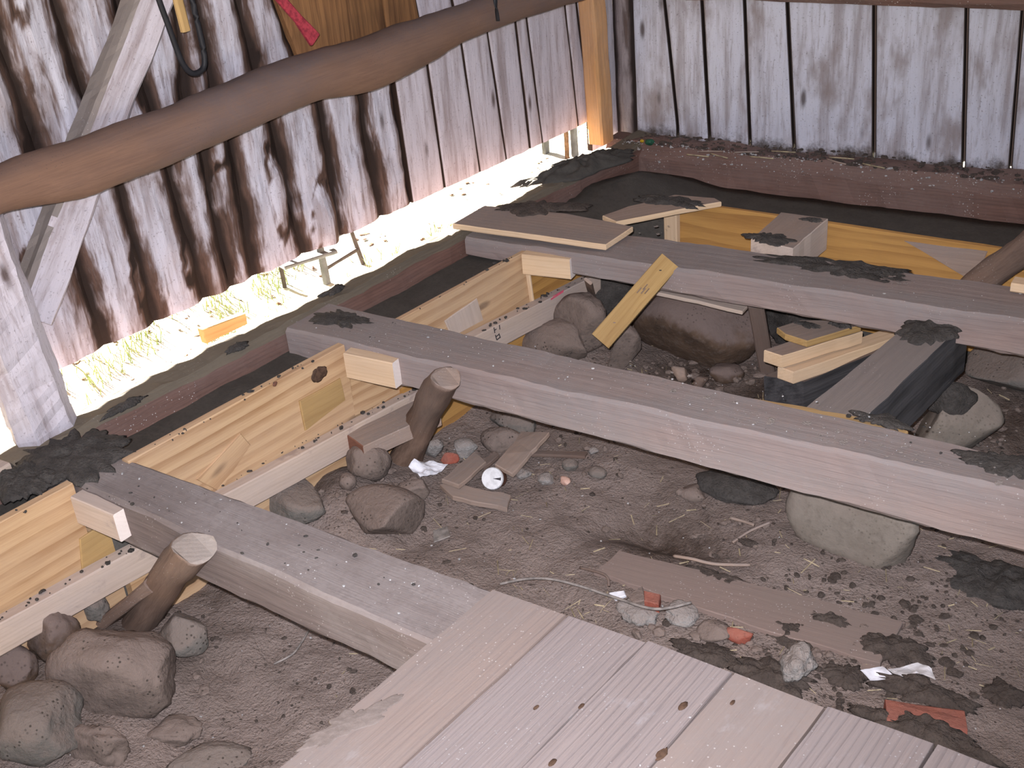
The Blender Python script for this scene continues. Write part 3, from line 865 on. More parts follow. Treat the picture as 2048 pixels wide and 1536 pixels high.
# ------------------------------------------------------------------ floor: boards nailed over the front joist
floor = struct('floor')
floor['label'] = 'patch of weathered floorboards over the front joist'
FX = [-1.413, -1.229, -1.048, -0.862, -0.678, -0.483, -0.285, -0.09, 0.10, 0.30, 0.50, 0.70]
FY = [1.489, 1.512, 1.535, 1.552, 1.566, 1.590, 1.60, 1.62, 1.63, 1.65, 1.67, 1.69]
BOARDS = []
for i in range(len(FX) - 1):
    x0, x1 = FX[i] + 0.0028, FX[i + 1] - 0.0028
    yb0, yb1 = FY[i] + 0.004 * n1(i, 3, 3), FY[i + 1] - 0.004
    dz = 0.035 + (0.004 * n1(i * 4.4, 1, 9))
    pts = [Vector((x0, -0.6, dz)), Vector((x0, yb0, dz)), Vector((x1, yb1, dz)), Vector((x1, -0.6, dz))]
    slab('floorboard', pts, 0.026, 'floor_warm' if i in (3, 0) else 'floor', floor, axis=0, wob=0.0025, seed=i * 1.3, sub=0.07)
    BOARDS.append((bpy.context.scene.collection.objects[-1], dz))

for k, (u, v, bi, r) in enumerate(((1366, 1412, 2, 0.013), (1322, 1508, 3, 0.017), (1163, 1412, 2, 0.008), (1072, 1415, 1, 0.007), (1105, 1525, 2, 0.010), (1465, 1405, 4, 0.007))):
    bo, bz = BOARDS[bi]
    p = Z(u, v, bz)
    stone('knot', p, (r * 1.1, r * 2.2, 0.004), 'knot_wood', None, seed=90 + k, facets=0, rough=0.15, sub=2, parent=bo)

# ------------------------------------------------------------------ fresh concrete along the walls
def footing():
    def strip(path_in, path_out, z, name):
        pass
    V = []; Fc = []
    n = 160; m = 8
    # an L: along the left sill, then along the back sill
    inn = []; out = []
    for i in range(n + 1):
        f = i / n
        if f < 0.62:
            y = 0.3 + (3.62 - 0.3) * f / 0.62
            inn.append((-2.681 if y < 1.29 else (-2.640 if y < 2.3 else -2.615), y)); out.append((-2.90, y + (0.62 * f)))
        else:
            g = (f - 0.62) / 0.38
            x = -2.615 + 3.4 * g
            inn.append((x, 3.760 + (x + 2.4) * 0.088)); out.append((-2.90 + 3.7 * g, 4.24 + (-2.90 + 3.7 * g + 2.818) * 0.135))
    for (ix, iy), (ox, oy) in zip(inn, out):
        for k in range(m + 1):
            t = k / m
            x = ix + (ox - ix) * t; y = iy + (oy - iy) * t
            z = -0.085 - 0.060 * sstep(3.3, 4.0, y) + 0.006 * fb((x * 6, y * 6, 3), 4)
            corner = math.exp(-(((x + 2.75) / 0.22) ** 2 + ((y - 3.95) / 0.30) ** 2))
            z += 0.11 * corner * (1 + 0.3 * n1(x * 20, y * 20, 1))
            V.append((x, y, z))
    b = len(V)
    for i in range(n + 1):
        for k in (0, m):
            x, y, z = V[i * (m + 1) + k]; V.append((x, y, -0.62))
    for i in range(n):
        for k in range(m):
            a = i * (m + 1) + k
            Fc.append((a, a + m + 1, a + m + 2, a + 1)[::-1])
        Fc.append((i * (m + 1), (i + 1) * (m + 1), b + 2 * i + 2, b + 2 * i))
        Fc.append((i * (m + 1) + m, b + 2 * i + 1, b + 2 * i + 3, (i + 1) * (m + 1) + m))
    o = link('concrete_footing', V, Fc, 'concrete', smooth=True)
    tag(o, 'dark wet concrete poured in the trench along both sills', 'concrete')
footing()
# foundation stones under the outer sill, seen only as a dark footing from the yard
o = link('foundation_wall', [(-3.0, 0.3, -0.8), (-3.0, 4.45, -0.8), (-3.0, 4.45, -0.255), (-3.0, 0.3, -0.255), (-2.88, 0.3, -0.8), (-2.88, 4.45, -0.8), (-2.88, 4.45, -0.255), (-2.88, 0.3, -0.255)],
     [(0, 3, 2, 1), (4, 5, 6, 7), (2, 3, 7, 6), (0, 1, 5, 4), (0, 4, 7, 3), (1, 2, 6, 5)], 'stone_grey')
o['kind'] = 'structure'; o.name = 'wall_foundation'

# ================================================================== formwork
def mk(p, mat, parent, pts, w=0.004, t=0.0012, facing=(1, 0, 0)):
    return slab(p, pts, t, mat, parent, wob=0.0, sub=1.0, facing=facing)

# near bay, left of the front joist
fa = thing('formwork_panel', 'pale form boards at the lower left edge, in front of the front joist', 'formwork', (-2.65, 0.95, -0.42))
timber('form_board', (-2.662, 0.55, 0.008), (-2.662, 1.245, 0.004), 0.03, 0.27, 'form', fa, seed=1, wob=0.002, cham=0.003)
timber('form_board', (-2.662, 0.55, -0.265), (-2.662, 1.43, -0.265), 0.03, 0.24, 'form', fa, seed=2, wob=0.002, cham=0.003)
timber('form_board', (-2.662, 1.25, -0.155), (-2.662, 1.44, -0.155), 0.03, 0.105, 'form', fa, seed=18, wob=0.001, cham=0.003)
timber('waler', (-2.620, 0.55, -0.205), (-2.620, 1.42, -0.255), 0.042, 0.092, 'lumber', fa, seed=3, wob=0.002, cham=0.004)
slab('splice_plate', [XP(160, 1078, -2.642), XP(205, 1050, -2.642), XP(245, 1075, -2.642), XP(245, 1115, -2.642), XP(165, 1140, -2.642)], 0.012, 'lumber_gold', fa, facing=(1, 0, 0))
a, b = Z(146, 990, -0.015), Z(232, 1026, -0.015)
timber('block', a + Vector((0, 0.012, 0)), b + Vector((0, 0.012, 0)), 0.045, 0.085, 'lumber', fa, endmat='lumber_pale', wob=0.001, cham=0.003, seed=4)

# middle bay
fbp = thing('formwork_panel', 'pale knotty form boards between the front and middle joists', 'formwork', (-2.62, 1.8, -0.55))
fm1 = timber('form_board', (-2.622, 1.39, 0.006), (-2.622, 2.195, 0.0), 0.03, 0.27, 'form', fbp, seed=5, wob=0.002, cham=0.003)
timber('form_board', (-2.622, 1.30, -0.267), (-2.622, 3.02, -0.267), 0.03, 0.30, 'form', fbp, seed=6, wob=0.002, cham=0.003)
timber('form_board', (-2.622, 2.20, -0.105), (-2.622, 2.75, -0.14), 0.03, 0.155, 'form', fbp, seed=16, wob=0.002, cham=0.003)
timber('waler', (-2.580, 1.42, -0.205), (-2.580, 2.62, -0.285), 0.042, 0.090, 'lumber', fbp, seed=7, wob=0.002, cham=0.004)
slab('splice_plate', [XP(600, 803, -2.600), XP(682, 757, -2.600), XP(692, 800, -2.600), XP(612, 862, -2.600)], 0.012, 'lumber_gold', fbp, facing=(1, 0, 0), axis=0)
slab('splice_plate', [XP(393, 959, -2.602), XP(482, 867, -2.602), XP(502, 890, -2.602), XP(440, 985, -2.602)], 0.012, 'form', fbp, facing=(1, 0, 0), axis=0)
a, b = Z(690, 703, -0.004), Z(790, 722, -0.004)
timber('block', a + Vector((0, 0.01, 0)), b + Vector((0, 0.006, 0)), 0.045, 0.088, 'lumber_fresh', fbp, endmat='lumber_pale', wob=0.001, cham=0.003, seed=8)
kn = XP(638, 748, -2.605)
stone('knot', kn, (0.004, 0.062, 0.05), 'knot_wood', None, seed=44, facets=0, rough=0.35, sub=3, parent=fm1)
kn = XP(550, 768, -2.605)
stone('knot', kn, (0.004, 0.018, 0.016), 'rust_wood', None, seed=45, facets=0, rough=0.3, sub=2, parent=fm1)

# far bay
fc = thing('formwork_panel', 'golden plywood form with stamped waler between the middle and far joists', 'formwork', (-2.60, 2.75, -0.5))
timber('form_board', (-2.602, 2.39, -0.008), (-2.602, 3.12, -0.015), 0.02, 0.24, 'form', fc, seed=9, wob=0.0015, cham=0.002)
timber('form_board', (-2.602, 2.40, -0.25), (-2.602, 3.10, -0.25), 0.02, 0.26, 'form_gold', fc, seed=10, wob=0.0015, cham=0.002)
timber('form_board', (-2.600, 3.105, -0.085), (-2.600, 3.60, -0.085), 0.02, 0.42, 'form_gold', fc, seed=11, wob=0.0015, cham=0.002)
wal_c = timber('waler', (-2.560, 2.45, -0.165), (-2.560, 3.47, -0.235), 0.042, 0.092, 'lumber', fc, seed=12, wob=0.0015, cham=0.003)
slab('splice_plate', [XP(890, 642, -2.588), XP(955, 597, -2.588), XP(968, 640, -2.588), XP(905, 675, -2.588)], 0.012, 'lumber', fc, facing=(1, 0, 0), axis=1)
timber('stud', XP(1056, 545, -2.585), XP(1072, 662, -2.585), 0.014, 0.02, 'lumber_fresh', fc, up=(1, 0, 0), anchor='mid', wob=0.001)
a, b = Z(1052, 502, -0.012), Z(1148, 512, -0.012)
timber('block', a + Vector((0, -0.012, 0)), b + Vector((0, -0.012, 0)), 0.045, 0.078, 'lumber_fresh', fc, endmat='lumber_pale', wob=0.001, cham=0.003, seed=13)
WXF = -2.5378
def stampline(pa, pb, w, mat, name):
    a = XP(*pa, WXF); b = XP(*pb, WXF)
    d = (b - a).normalized(); s = Vector((1, 0, 0)).cross(d) * (w / 2)
    slab(name, [a - s, b - s, b + s, a + s], 0.001, mat, wal_c, wob=0, sub=1, facing=(1, 0, 0))
stampline((1102, 599), (1127, 583), 0.006, 'marker_red', 'crayon_mark')
stampline((1106, 593), (1128, 580), 0.003, 'marker_red', 'crayon_mark')
for pa, pb in (((988, 655), (990, 666)), ((999, 650), (1000, 659)), ((989, 661), (993, 658)), ((992, 674), (999, 668)), ((994, 680), (1001, 674)), ((991, 670), (994, 680)), ((998, 667), (1001, 676))):
    stampline(pa, pb, 0.004, 'marker_black', 'stamp_mark')

# forms along the back wall
def bline(x, z=0.0, off=0.0):
    return Vector((x, 3.745 + (x + 2.4) * 0.088 + off, z))
fd = thing('formwork_panel', 'orange plywood form standing before the back trench', 'formwork', (-2.1, 3.77, -0.4))
timber('form_board', bline(-2.40, 0.0), bline(-1.83, 0.0), 0.022, 0.40, 'form_gold', fd, seed=14, wob=0.0015, cham=0.002)
timber('form_board', bline(-1.826, 0.0), bline(0.75, 0.0), 0.022, 0.40, 'form_gold', fd, seed=17, wob=0.0015, cham=0.002)
timber('stud', bline(-2.37, -0.03, -0.028), bline(-2.37, -0.38, -0.028), 0.06, 0.03, 'lumber_fresh', fd, up=(0, -1, 0), anchor='mid', wob=0.001)
bp = lambda u, v, off=-0.014: PL(u, v, bline(-2.4, 0, off), (-0.088, 1, 0))
slab('splice_plate', [bp(1808, 482), bp(1975, 503), bp(1950, 562), bp(1932, 556)], 0.010, 'scrap', fd, facing=(0, -1, 0), axis=0)

# ------------------------------------------------------------------ loose boards lying on the joists and trench
def pz(*uvz): return [Z(u, v, z) for u, v, z in uvz]
o = slab('loose_board', pz((905, 447, 0.045), (1212, 489, 0.040), (1266, 453, 0.040), (1135, 427, 0.042), (968, 411, 0.045)), 0.022, 'scrap', edgemat='lumber_fresh', axis=0, seed=3)
tag(o, 'wide dusty board with pale edges lying across the sill corner', 'board')
o = slab('loose_board', pz((1205, 431, 0.03), (1232, 443, 0.03), (1443, 403, 0.03), (1430, 396, 0.03), (1350, 389, 0.03), (1255, 413, 0.03)), 0.020, 'scrap', edgemat='lumber_fresh', axis=1, seed=5)
tag(o, 'pointed pale offcut with mortar crumbs lying over the back form', 'board')
sp = pz((1502, 478, 0.035), (1586, 497, 0.035), (1656, 437, 0.035), (1562, 424, 0.035))
o = slab('spacer_block', sp, 0.12, 'scrap', edgemat='lumber', axis=1, seed=6)
tag(o, 'thick spacer block bridging the far joist and the back form', 'block')

# ------------------------------------------------------------------ props that brace the joists
def lean(u, v, z=0.0): return Z(u, v, z)
o = log('wooden_prop', [(soil_at(262, 1235) + Vector((0, 0, -0.05)), 0.046), (Z(330, 1160, -0.22), 0.048), (Z(392, 1092, 0.012), 0.047)], 'bark_log', endmat='log_cut', seed=2.2, level=True, wob=0.10)
tag(o, 'short round pole with a pale cut end leaning on the front joist', 'prop')
o = log('wooden_prop', [(soil_at(800, 915) + Vector((0, 0, -0.04)), 0.056), (Z(845, 835, -0.26), 0.053), (Z(893, 752, 0.03), 0.044)], 'bark_log', endmat='scrap', seed=5.2, level=True, wob=0.13)
tag(o, 'rough brown pole leaning on the middle joist', 'prop')
a = Z(1200, 682, -0.20); b = Z(1340, 520, 0.035)
o = timber('wooden_prop', a, b, 0.074, 0.034, 'lumber_gold', up=(0.45, -0.60, 0.62), anchor='top', wob=0.002, cham=0.003, seed=21)
tag(o, 'golden sawn board propped steeply against the far joist', 'prop')
gp = o
for k, (f, dy) in enumerate(((0.87, 0.002), (0.22, 0.004))):
    L_ = (b - a).length
    stone('nail_hole', gp.matrix_basis @ Vector((L_ * f, dy, 0.0)), (0.010, 0.009, 0.003), 'marker_black' if k == 0 else 'scrap', None, seed=7 + k, facets=0, sub=2, parent=gp)
for k, (f, dy) in enumerate(((0.60, 0.012), (0.62, 0.0), (0.64, -0.010), (0.66, 0.004))):
    q = gp.matrix_basis @ Vector((L_ * f, dy, 0.001))
    d = (b - a).normalized() * 0.012
    s_ = Vector(gp.matrix_basis.col[1][:3]) * 0.0016
    slab('stamp_mark', [q - d - s_, q + d - s_, q + d + s_, q - d + s_], 0.001, 'scrap_dark', gp, wob=0, sub=1, facing=(0.35, -0.55, 0.75))
o = log('wooden_prop', [(Z(1935, 585, -0.13), 0.045), (Z(2000, 535, -0.02), 0.050), (Z(2120, 455, 0.18), 0.055)], 'bark_log', endmat='lumber_pale', seed=9.2, tilt=0.5, wob=0.1)
tag(o, 'brown pole leaning beyond the far joist at the right edge', 'prop')
o = timber('sawn_offcut', Z(2024, 577, 0.034), Z(2110, 590, 0.034), 0.06, 0.03, 'lumber_fresh', anchor='bottom', wob=0.001, seed=31)
tag(o, 'pale sawn offcut on the far joist at the right edge', 'offcut')
# leaning scrap sticks by the near pole
o = timber('stick', soil_at(205, 1245) + Vector((0, 0, 0.02)), Z(300, 1155, -0.20), 0.05, 0.035, 'bark_log', wob=0.006, seed=22)
tag(o, 'dark split stick lying behind the near round pole', 'stick')
o = slab('sawn_offcut', [Z(690, 868, -0.27), Z(726, 893, -0.27), Z(880, 822, -0.27), Z(835, 798, -0.27)], 0.055, 'scrap', edgemat='rust_wood', axis=1, seed=23)
for p in o.data.polygons:
    if abs(p.normal.x) < 0.7: p.material_index = 0
tag(o, 'short thick dusty board with reddish end beside the rough pole', 'board')
o = timber('slat', Z(1176, 562, -0.12), soil_at(1190, 610), 0.035, 0.012, 'scrap', up=(0.3, -0.9, 0.2), anchor='mid', wob=0.001, seed=24)
tag(o, 'thin upright slat at the far end of the plywood form', 'slat')
o = slab('slat', [Z(1310, 583, -0.14), Z(1486, 622, -0.15), Z(1495, 612, -0.15), Z(1318, 575, -0.14)], 0.014, 'lumber', seed=4, axis=0)
tag(o, 'pale thin lath lying on the brown boulder under the far joist', 'lath')
o = timber('slat', Z(1512, 612, -0.17), soil_at(1535, 745), 0.055, 0.02, 'scrap_dark', up=(0.3, -0.9, 0.2), anchor='mid', wob=0.002, seed=25)
tag(o, 'dark upright slat standing between the brown boulder and sawn offcuts', 'slat')

# ------------------------------------------------------------------ blackened timbers and the little stack of offcuts on the right
def box_from(top, h, mat, name, sidemat=None, axis=0, seed=0.0, wob=0.004):
    return slab(name, top, h, mat, edgemat=sidemat, axis=axis, seed=seed, wob=wob, sub=0.05)
zt = -0.045
o = box_from([Z(1612, 815, zt), Z(1722, 845, zt), Z(1940, 634, zt + 0.01), Z(1852, 618, zt + 0.01)], 0.19, 'grey_wood', 'crossing_timber', 'black_wood', axis=1, seed=3)
tag(o, 'squared blackened timber with grey top spanning the middle and far joists', 'timber')
splat('mortar_patch', Z(1865, 650, zt + 0.008), 0.13, 0.085, 0.022, 'mortar', None, X=Z(1940, 634, 0) - Z(1722, 845, 0), seed=4, parent=o)
o = box_from([Z(1527, 752, -0.29), Z(1607, 765, -0.29), Z(1790, 690, -0.25), Z(1745, 670, -0.25)], 0.12, 'scrap_dark', 'blackened_timber', 'black_wood', axis=1, seed=4)
tag(o, 'short black timber with a blunt end under the sawn offcuts', 'timber')
splat('mortar_patch', Z(1700, 712, -0.268), 0.07, 0.025, 0.016, 'mortar', None, X=Z(1790, 690, 0) - Z(1607, 765, 0), seed=9, parent=o)
o = box_from([Z(1556, 733, -0.235), Z(1586, 744, -0.235), Z(1800, 672, -0.235), Z(1780, 655, -0.235)], 0.045, 'lumber_fresh', 'sawn_offcut', 'lumber_fresh', axis=1, seed=5)
tag(o, 'lowest pale offcut of the stack on the black timber', 'offcut')
o = box_from([Z(1528, 700, -0.185), Z(1563, 712, -0.185), Z(1725, 662, -0.185), Z(1690, 645, -0.185)], 0.045, 'scrap', 'sawn_offcut', 'lumber_fresh', axis=1, seed=6)
tag(o, 'square pale offcut in the middle of the stack by the black timber', 'offcut')
o = box_from([Z(1553, 655, -0.160), Z(1570, 668, -0.160), Z(1614, 682, -0.160), Z(1722, 650, -0.160), Z(1690, 640, -0.160), Z(1600, 640, -0.160)], 0.024, 'scrap', 'sawn_offcut', 'lumber_gold', axis=2, seed=7)
tag(o, 'pointed offcut with mortar dabs on top of the stack', 'offcut')
splat('mortar_dab', Z(1682, 648, -0.160), 0.035, 0.03, 0.022, 'mortar', None, seed=12, parent=o)
splat('mortar_dab', Z(1615, 650, -0.160), 0.05, 0.02, 0.008, 'mortar', None, seed=13, parent=o)

# ------------------------------------------------------------------ mortar on the joists
def mp(u, v, z, ax, ay, h, lab, seed, mat='mortar', Xd=(1, 0.1, 0), rag=0.55):
    return splat('mortar_patch', Z(u, v, z), ax, ay, h, mat, lab, X=Xd, seed=seed, rag=rag)
mp(1690, 543, 0.012, 0.30, 0.085, 0.022, 'dark ragged mortar smear on top of the far joist', 21)
mp(150, 912, 0.004, 0.14, 0.15, 0.022, 'dark wet mortar heaped over the left end of the front joist', 22, Xd=(0, 1, 0))
mp(40, 960, 0.004, 0.08, 0.11, 0.028, 'dark mortar lump on the trench edge at the left border', 23, Xd=(0, 1, 0))
mp(680, 640, 0.003, 0.13, 0.055, 0.014, 'dark mortar smear at the left end of the middle joist', 24)
mp(1075, 415, 0.046, 0.17, 0.075, 0.016, 'brown mortar spread on the wide board at the sill corner', 25, mat='mortar_brown', Xd=(1, 0.5, 0))
mp(1340, 403, 0.031, 0.13, 0.05, 0.016, 'mortar crumbs on the pointed offcut over the back form', 26)
mp(1535, 476, 0.036, 0.08, 0.05, 0.010, 'grey mortar dab on the front of the spacer block', 27)
mp(1625, 440, 0.036, 0.035, 0.018, 0.008, 'small grey mortar dab on the rear of the spacer block', 28)
mp(2020, 930, 0.048, 0.10, 0.06, 0.012, 'dark mortar smear on the middle joist at the right border', 29)
mp(1760, 840, 0.03, 0.07, 0.03, 0.008, 'small mortar smear on the middle joist beside the crossing timber', 30)
mp(1165, 335, 0.0, 0.30, 0.10, 0.05, 'heap of dark concrete on the sill corner in the bright gap', 31, mat='concrete', Xd=(0.3, 1, 0), rag=0.35)
mp(700, 1447, 0.036, 0.09, 0.03, 0.002, 'dark damp stain on the first floorboard edge', 32, mat='stain', Xd=(0.3, 1, 0))

for k, (u, v, a_, b_, lab) in enumerate(((668, 580, 0.05, 0.022, 'small dark mortar dab on the left sill near the trestle'), (472, 696, 0.045, 0.02, 'small dark mortar dab on the left sill below the wood block'), (250, 812, 0.07, 0.02, 'thin dark mortar smear on the left sill beside the whitewashed post'))):
    splat('mortar_patch', Z(u, v, 0.006), a_, b_, 0.014, 'mortar', lab, X=(0, 1, 0), seed=140 + k * 5, rag=0.6)
o = timber('sawn_offcut', Z(-30, 945, 0.045), Z(8, 922, 0.045), 0.05, 0.038, 'lumber', endmat='lumber_pale', anchor='top', wob=0.001, seed=61)
tag(o, 'pale offcut end lying on the left sill at the image border', 'offcut')
o = slab('splinter', [Z(1508, 797, 0.012), Z(1600, 812, 0.016), Z(1735, 838, 0.022), Z(1815, 862, 0.026), Z(1810, 868, 0.026), Z(1720, 848, 0.022), Z(1590, 818, 0.016)], 0.012, 'lumber_gold', wob=0.006, sub=0.03, seed=8)
tag(o, 'long orange splinter along the rear edge of the middle joist', 'splinter')

# ================================================================== stones and rubble
def st(u, v, dims, mat, label, seed, rot=(0, 0, 0), facets=5, rough=0.10, sink=0.3, dz=None, sub=4, group=None, cat='stone', name='stone'):
    p = soil_at(u, v, dims[2] * (0.5 - sink))
    return stone(name, p, dims, mat, label, cat, seed, rot, facets, rough, sub, group)
st(230, 1345, (0.34, 0.25, 0.24), 'stone_dirty', 'big dusty boulder in the lower left pit', 3, (0.1, 0.1, 0.5), 4, 0.12, 0.25)
st(75, 1445, (0.26, 0.22, 0.18), 'stone_grey', 'grey rounded boulder at the lower left corner', 7, (0, 0, 0.3), 5, 0.10, 0.2)
st(95, 1270, (0.16, 0.13, 0.17), 'stone_brown', 'dark brown stone against the near form boards', 11, (0.1, 0.3, 0.8), 4, 0.12, 0.15)
st(185, 1215, (0.09, 0.08, 0.12), 'stone_grey', 'small grey stone wedged behind the near round pole', 13, (0.2, 0, 0.3), 5, 0.12, 0.0)
st(370, 1268, (0.15, 0.14, 0.13), 'stone_grey', 'wedge shaped grey stone right of the near round pole', 17, (0.3, 0.2, 1.1), 7, 0.06, 0.1)
st(25, 1330, (0.16, 0.12, 0.12), 'stone_brown', 'brown stone at the left border above the grey boulder', 19, (0, 0, 0), 4, 0.12, 0.3)
st(200, 1490, (0.16, 0.10, 0.10), 'stone_dirty', 'crumbling tan lump below the big dusty boulder', 23, (0, 0, 0.4), 3, 0.25, 0.35)
st(420, 1525, (0.20, 0.12, 0.05), 'stone_grey', 'flat grey stone at the bottom edge of the pit', 27, (0, 0, 0.9), 4, 0.15, 0.4)
st(340, 1465, (0.15, 0.11, 0.05), 'stone_dirty', 'low dusty lump of soil right of the tan lump', 28, (0, 0, 0.9), 3, 0.2, 0.35)
st(590, 1000, (0.24, 0.17, 0.17), 'stone_grey', 'greenish grey stone beside the back edge of the front joist', 31, (0.1, 0.1, 0.3), 6, 0.07, 0.15)
st(735, 925, (0.15, 0.12, 0.13), 'stone_dirty', 'dusty round stone under the short thick board', 33, (0, 0.1, 0.6), 3, 0.08, 0.1)
st(695, 963, (0.06, 0.055, 0.055), 'stone_dirty', 'small round cobble left of the crumpled white paper', 35, (0, 0, 0), 2, 0.06, 0.2, sub=3)
st(770, 1035, (0.30, 0.24, 0.17), 'stone_dirty', 'large flat dusty rock below the crumpled white paper', 37, (0.05, 0.15, 0.4), 7, 0.05, 0.35)
st(830, 985, (0.14, 0.10, 0.09), 'stone_dirty', 'angular dusty rock just under the crumpled white paper', 39, (0.3, 0, 1.0), 7, 0.07, 0.3)
st(865, 898, (0.08, 0.07, 0.09), 'plaster', 'pale plaster chunk behind the foot of the rough pole', 41, (0, 0.2, 0.4), 7, 0.1, 0.05, sub=3, cat='plaster', name='plaster_chunk')
st(930, 897, (0.12, 0.08, 0.07), 'plaster', 'whitish brick lump behind the wooden scraps', 43, (0, 0, 0.7), 7, 0.1, 0.15, sub=3, cat='brick', name='brick_lump')
st(900, 915, (0.08, 0.05, 0.05), 'brick', 'reddish brick piece below the whitish lump', 44, (0, 0, 0.7), 7, 0.08, 0.2, sub=3, cat='brick', name='brick_piece')
st(1005, 882, (0.16, 0.12, 0.09), 'stone_dirty', 'dusty grey stone behind the longest wooden scrap', 47, (0, 0, 0.2), 6, 0.1, 0.25)
st(1030, 845, (0.18, 0.12, 0.10), 'stone_grey', 'dark grey stone beneath the edge of the middle joist', 49, (0, 0, 0.2), 5, 0.1, 0.25)
st(1047, 947, (0.055, 0.05, 0.035), 'plaster', 'small plaster lump right of the tin can', 51, (0, 0, 0), 5, 0.2, 0.1, sub=3, cat='plaster', name='plaster_chunk')
st(1092, 958, (0.06, 0.05, 0.04), 'plaster', 'plaster lump next to the pink brick chip', 53, (0, 0, 0.4), 5, 0.2, 0.1, sub=3, cat='plaster', name='plaster_chunk')
st(1130, 963, (0.055, 0.04, 0.03), 'brick_pale', 'pink brick chip on the bare soil', 55, (0, 0, 0.1), 7, 0.08, 0.05, sub=3, cat='brick', name='brick_chip')
st(1140, 930, (0.055, 0.05, 0.045), 'stone_grey', 'small grey pebble above the pink brick chip', 57, (0, 0, 0.1), 3, 0.08, 0.2, sub=3)
st(1195, 945, (0.065, 0.05, 0.04), 'stone_grey', 'grey pebble right of the pink brick chip', 59, (0, 0, 0.1), 3, 0.08, 0.25, sub=3)
st(1186, 902, (0.04, 0.035, 0.03), 'plaster', 'small white chip close to the middle joist shadow', 61, (0, 0, 0.1), 6, 0.1, 0.1, sub=3, cat='plaster', name='plaster_chunk')
st(1385, 985, (0.10, 0.08, 0.05), 'stone_dirty', 'half buried dusty pebble above the damp hollow', 63, (0, 0, 0.1), 3, 0.08, 0.4, sub=3)
st(1725, 1040, (0.44, 0.30, 0.34), 'stone_tan', 'big smooth tan boulder under the middle joist', 66, (0.0, 0.04, 0.10), 9, 0.05, 0.28)
st(1392, 655, (0.50, 0.34, 0.34), 'stone_brown', 'big brown boulder under the far joist', 70, (0.0, 0.0, 0.15), 5, 0.07, 0.15)
st(1165, 645, (0.22, 0.18, 0.24), 'stone_dirty', 'dusty stone at the foot of the plywood form', 73, (0, 0, 0.2), 5, 0.08, 0.1)
st(1110, 690, (0.30, 0.20, 0.22), 'stone_dirty', 'broad dusty mound stone behind the middle joist', 75, (0, 0, 0.2), 4, 0.12, 0.15)
st(1245, 700, (0.14, 0.14, 0.20), 'stone_dirty', 'upright dusty stone left of the brown boulder', 77, (0, 0.2, 0.4), 6, 0.07, 0.1)
st(1205, 590, (0.26, 0.20, 0.22), 'mortar', 'dark mortar lump under the left end of the far joist', 79, (0, 0, 0.4), 3, 0.2, 0.0, cat='mortar', name='mortar_lump')
st(1600, 640, (0.30, 0.20, 0.20), 'mortar', 'dark mortar heap in shade beneath the far joist', 81, (0, 0, 0.4), 3, 0.2, 0.1, cat='mortar', name='mortar_lump')
st(1905, 850, (0.30, 0.26, 0.34), 'stone_tan', 'tall tan stone carrying the crossing timber', 83, (0.0, 0.15, 0.3), 6, 0.07, 0.15)
st(1900, 795, (0.15, 0.13, 0.13), 'mortar', 'dark mortar cap on the tall tan stone', 85, (0, 0, 0.3), 2, 0.15, -1.35, cat='mortar', name='mortar_lump')
st(2030, 735, (0.34, 0.24, 0.16), 'stone_grey', 'flat grey stone at the right border behind the crossing timber', 87, (0.05, 0, 0.2), 6, 0.07, 0.05)
st(1320, 590, (0.20, 0.16, 0.20), 'stone_dirty', 'dusty stone partly hidden behind the brown boulder', 89, (0, 0, 0.2), 5, 0.1, 0.1)
st(1470, 972, (0.26, 0.16, 0.07), 'mortar', 'flat dark mortar puddle left of the tan boulder', 91, (0, 0, 0.15), 2, 0.15, 0.35, cat='mortar', name='mortar_lump')
st(1430, 1265, (0.10, 0.08, 0.05), 'stone_dirty', 'dusty pebble between plaster slabs and buried board', 93, (0, 0, 0.15), 5, 0.1, 0.2, sub=3)
st(1480, 1270, (0.09, 0.05, 0.05), 'brick', 'dusty brick end under the buried board', 95, (0, 0, 0.15), 6, 0.06, 0.2, sub=3, cat='brick', name='brick_piece')
st(1595, 1330, (0.08, 0.11, 0.10), 'plaster', 'crumbling grey plaster lump beyond the floorboard ends', 97, (0.1, 0.4, 0.5), 5, 0.3, 0.1, cat='plaster', name='plaster_chunk')
st(1450, 745, (0.14, 0.10, 0.08), 'stone_brown', 'brown lump in front of the brown boulder', 99, (0, 0, 0.5), 5, 0.15, 0.3, sub=3)
st(1560, 905, (0.05, 0.05, 0.03), 'stone_dirty', None, 98, sub=2) if False else None
st(1360, 745, (0.09, 0.07, 0.07), 'scrap', 'split wood chip stuck in the damp soil behind the joist', 101, (0.5, 0.4, 0.5), 8, 0.05, 0.1, sub=3, cat='wood chip', name='wood_chip')
st(1400, 760, (0.07, 0.06, 0.08), 'scrap_dark', 'dark wood chip in the damp soil behind the joist', 103, (0.2, 0.6, 0.9), 8, 0.05, 0.1, sub=3, cat='wood chip', name='wood_chip')
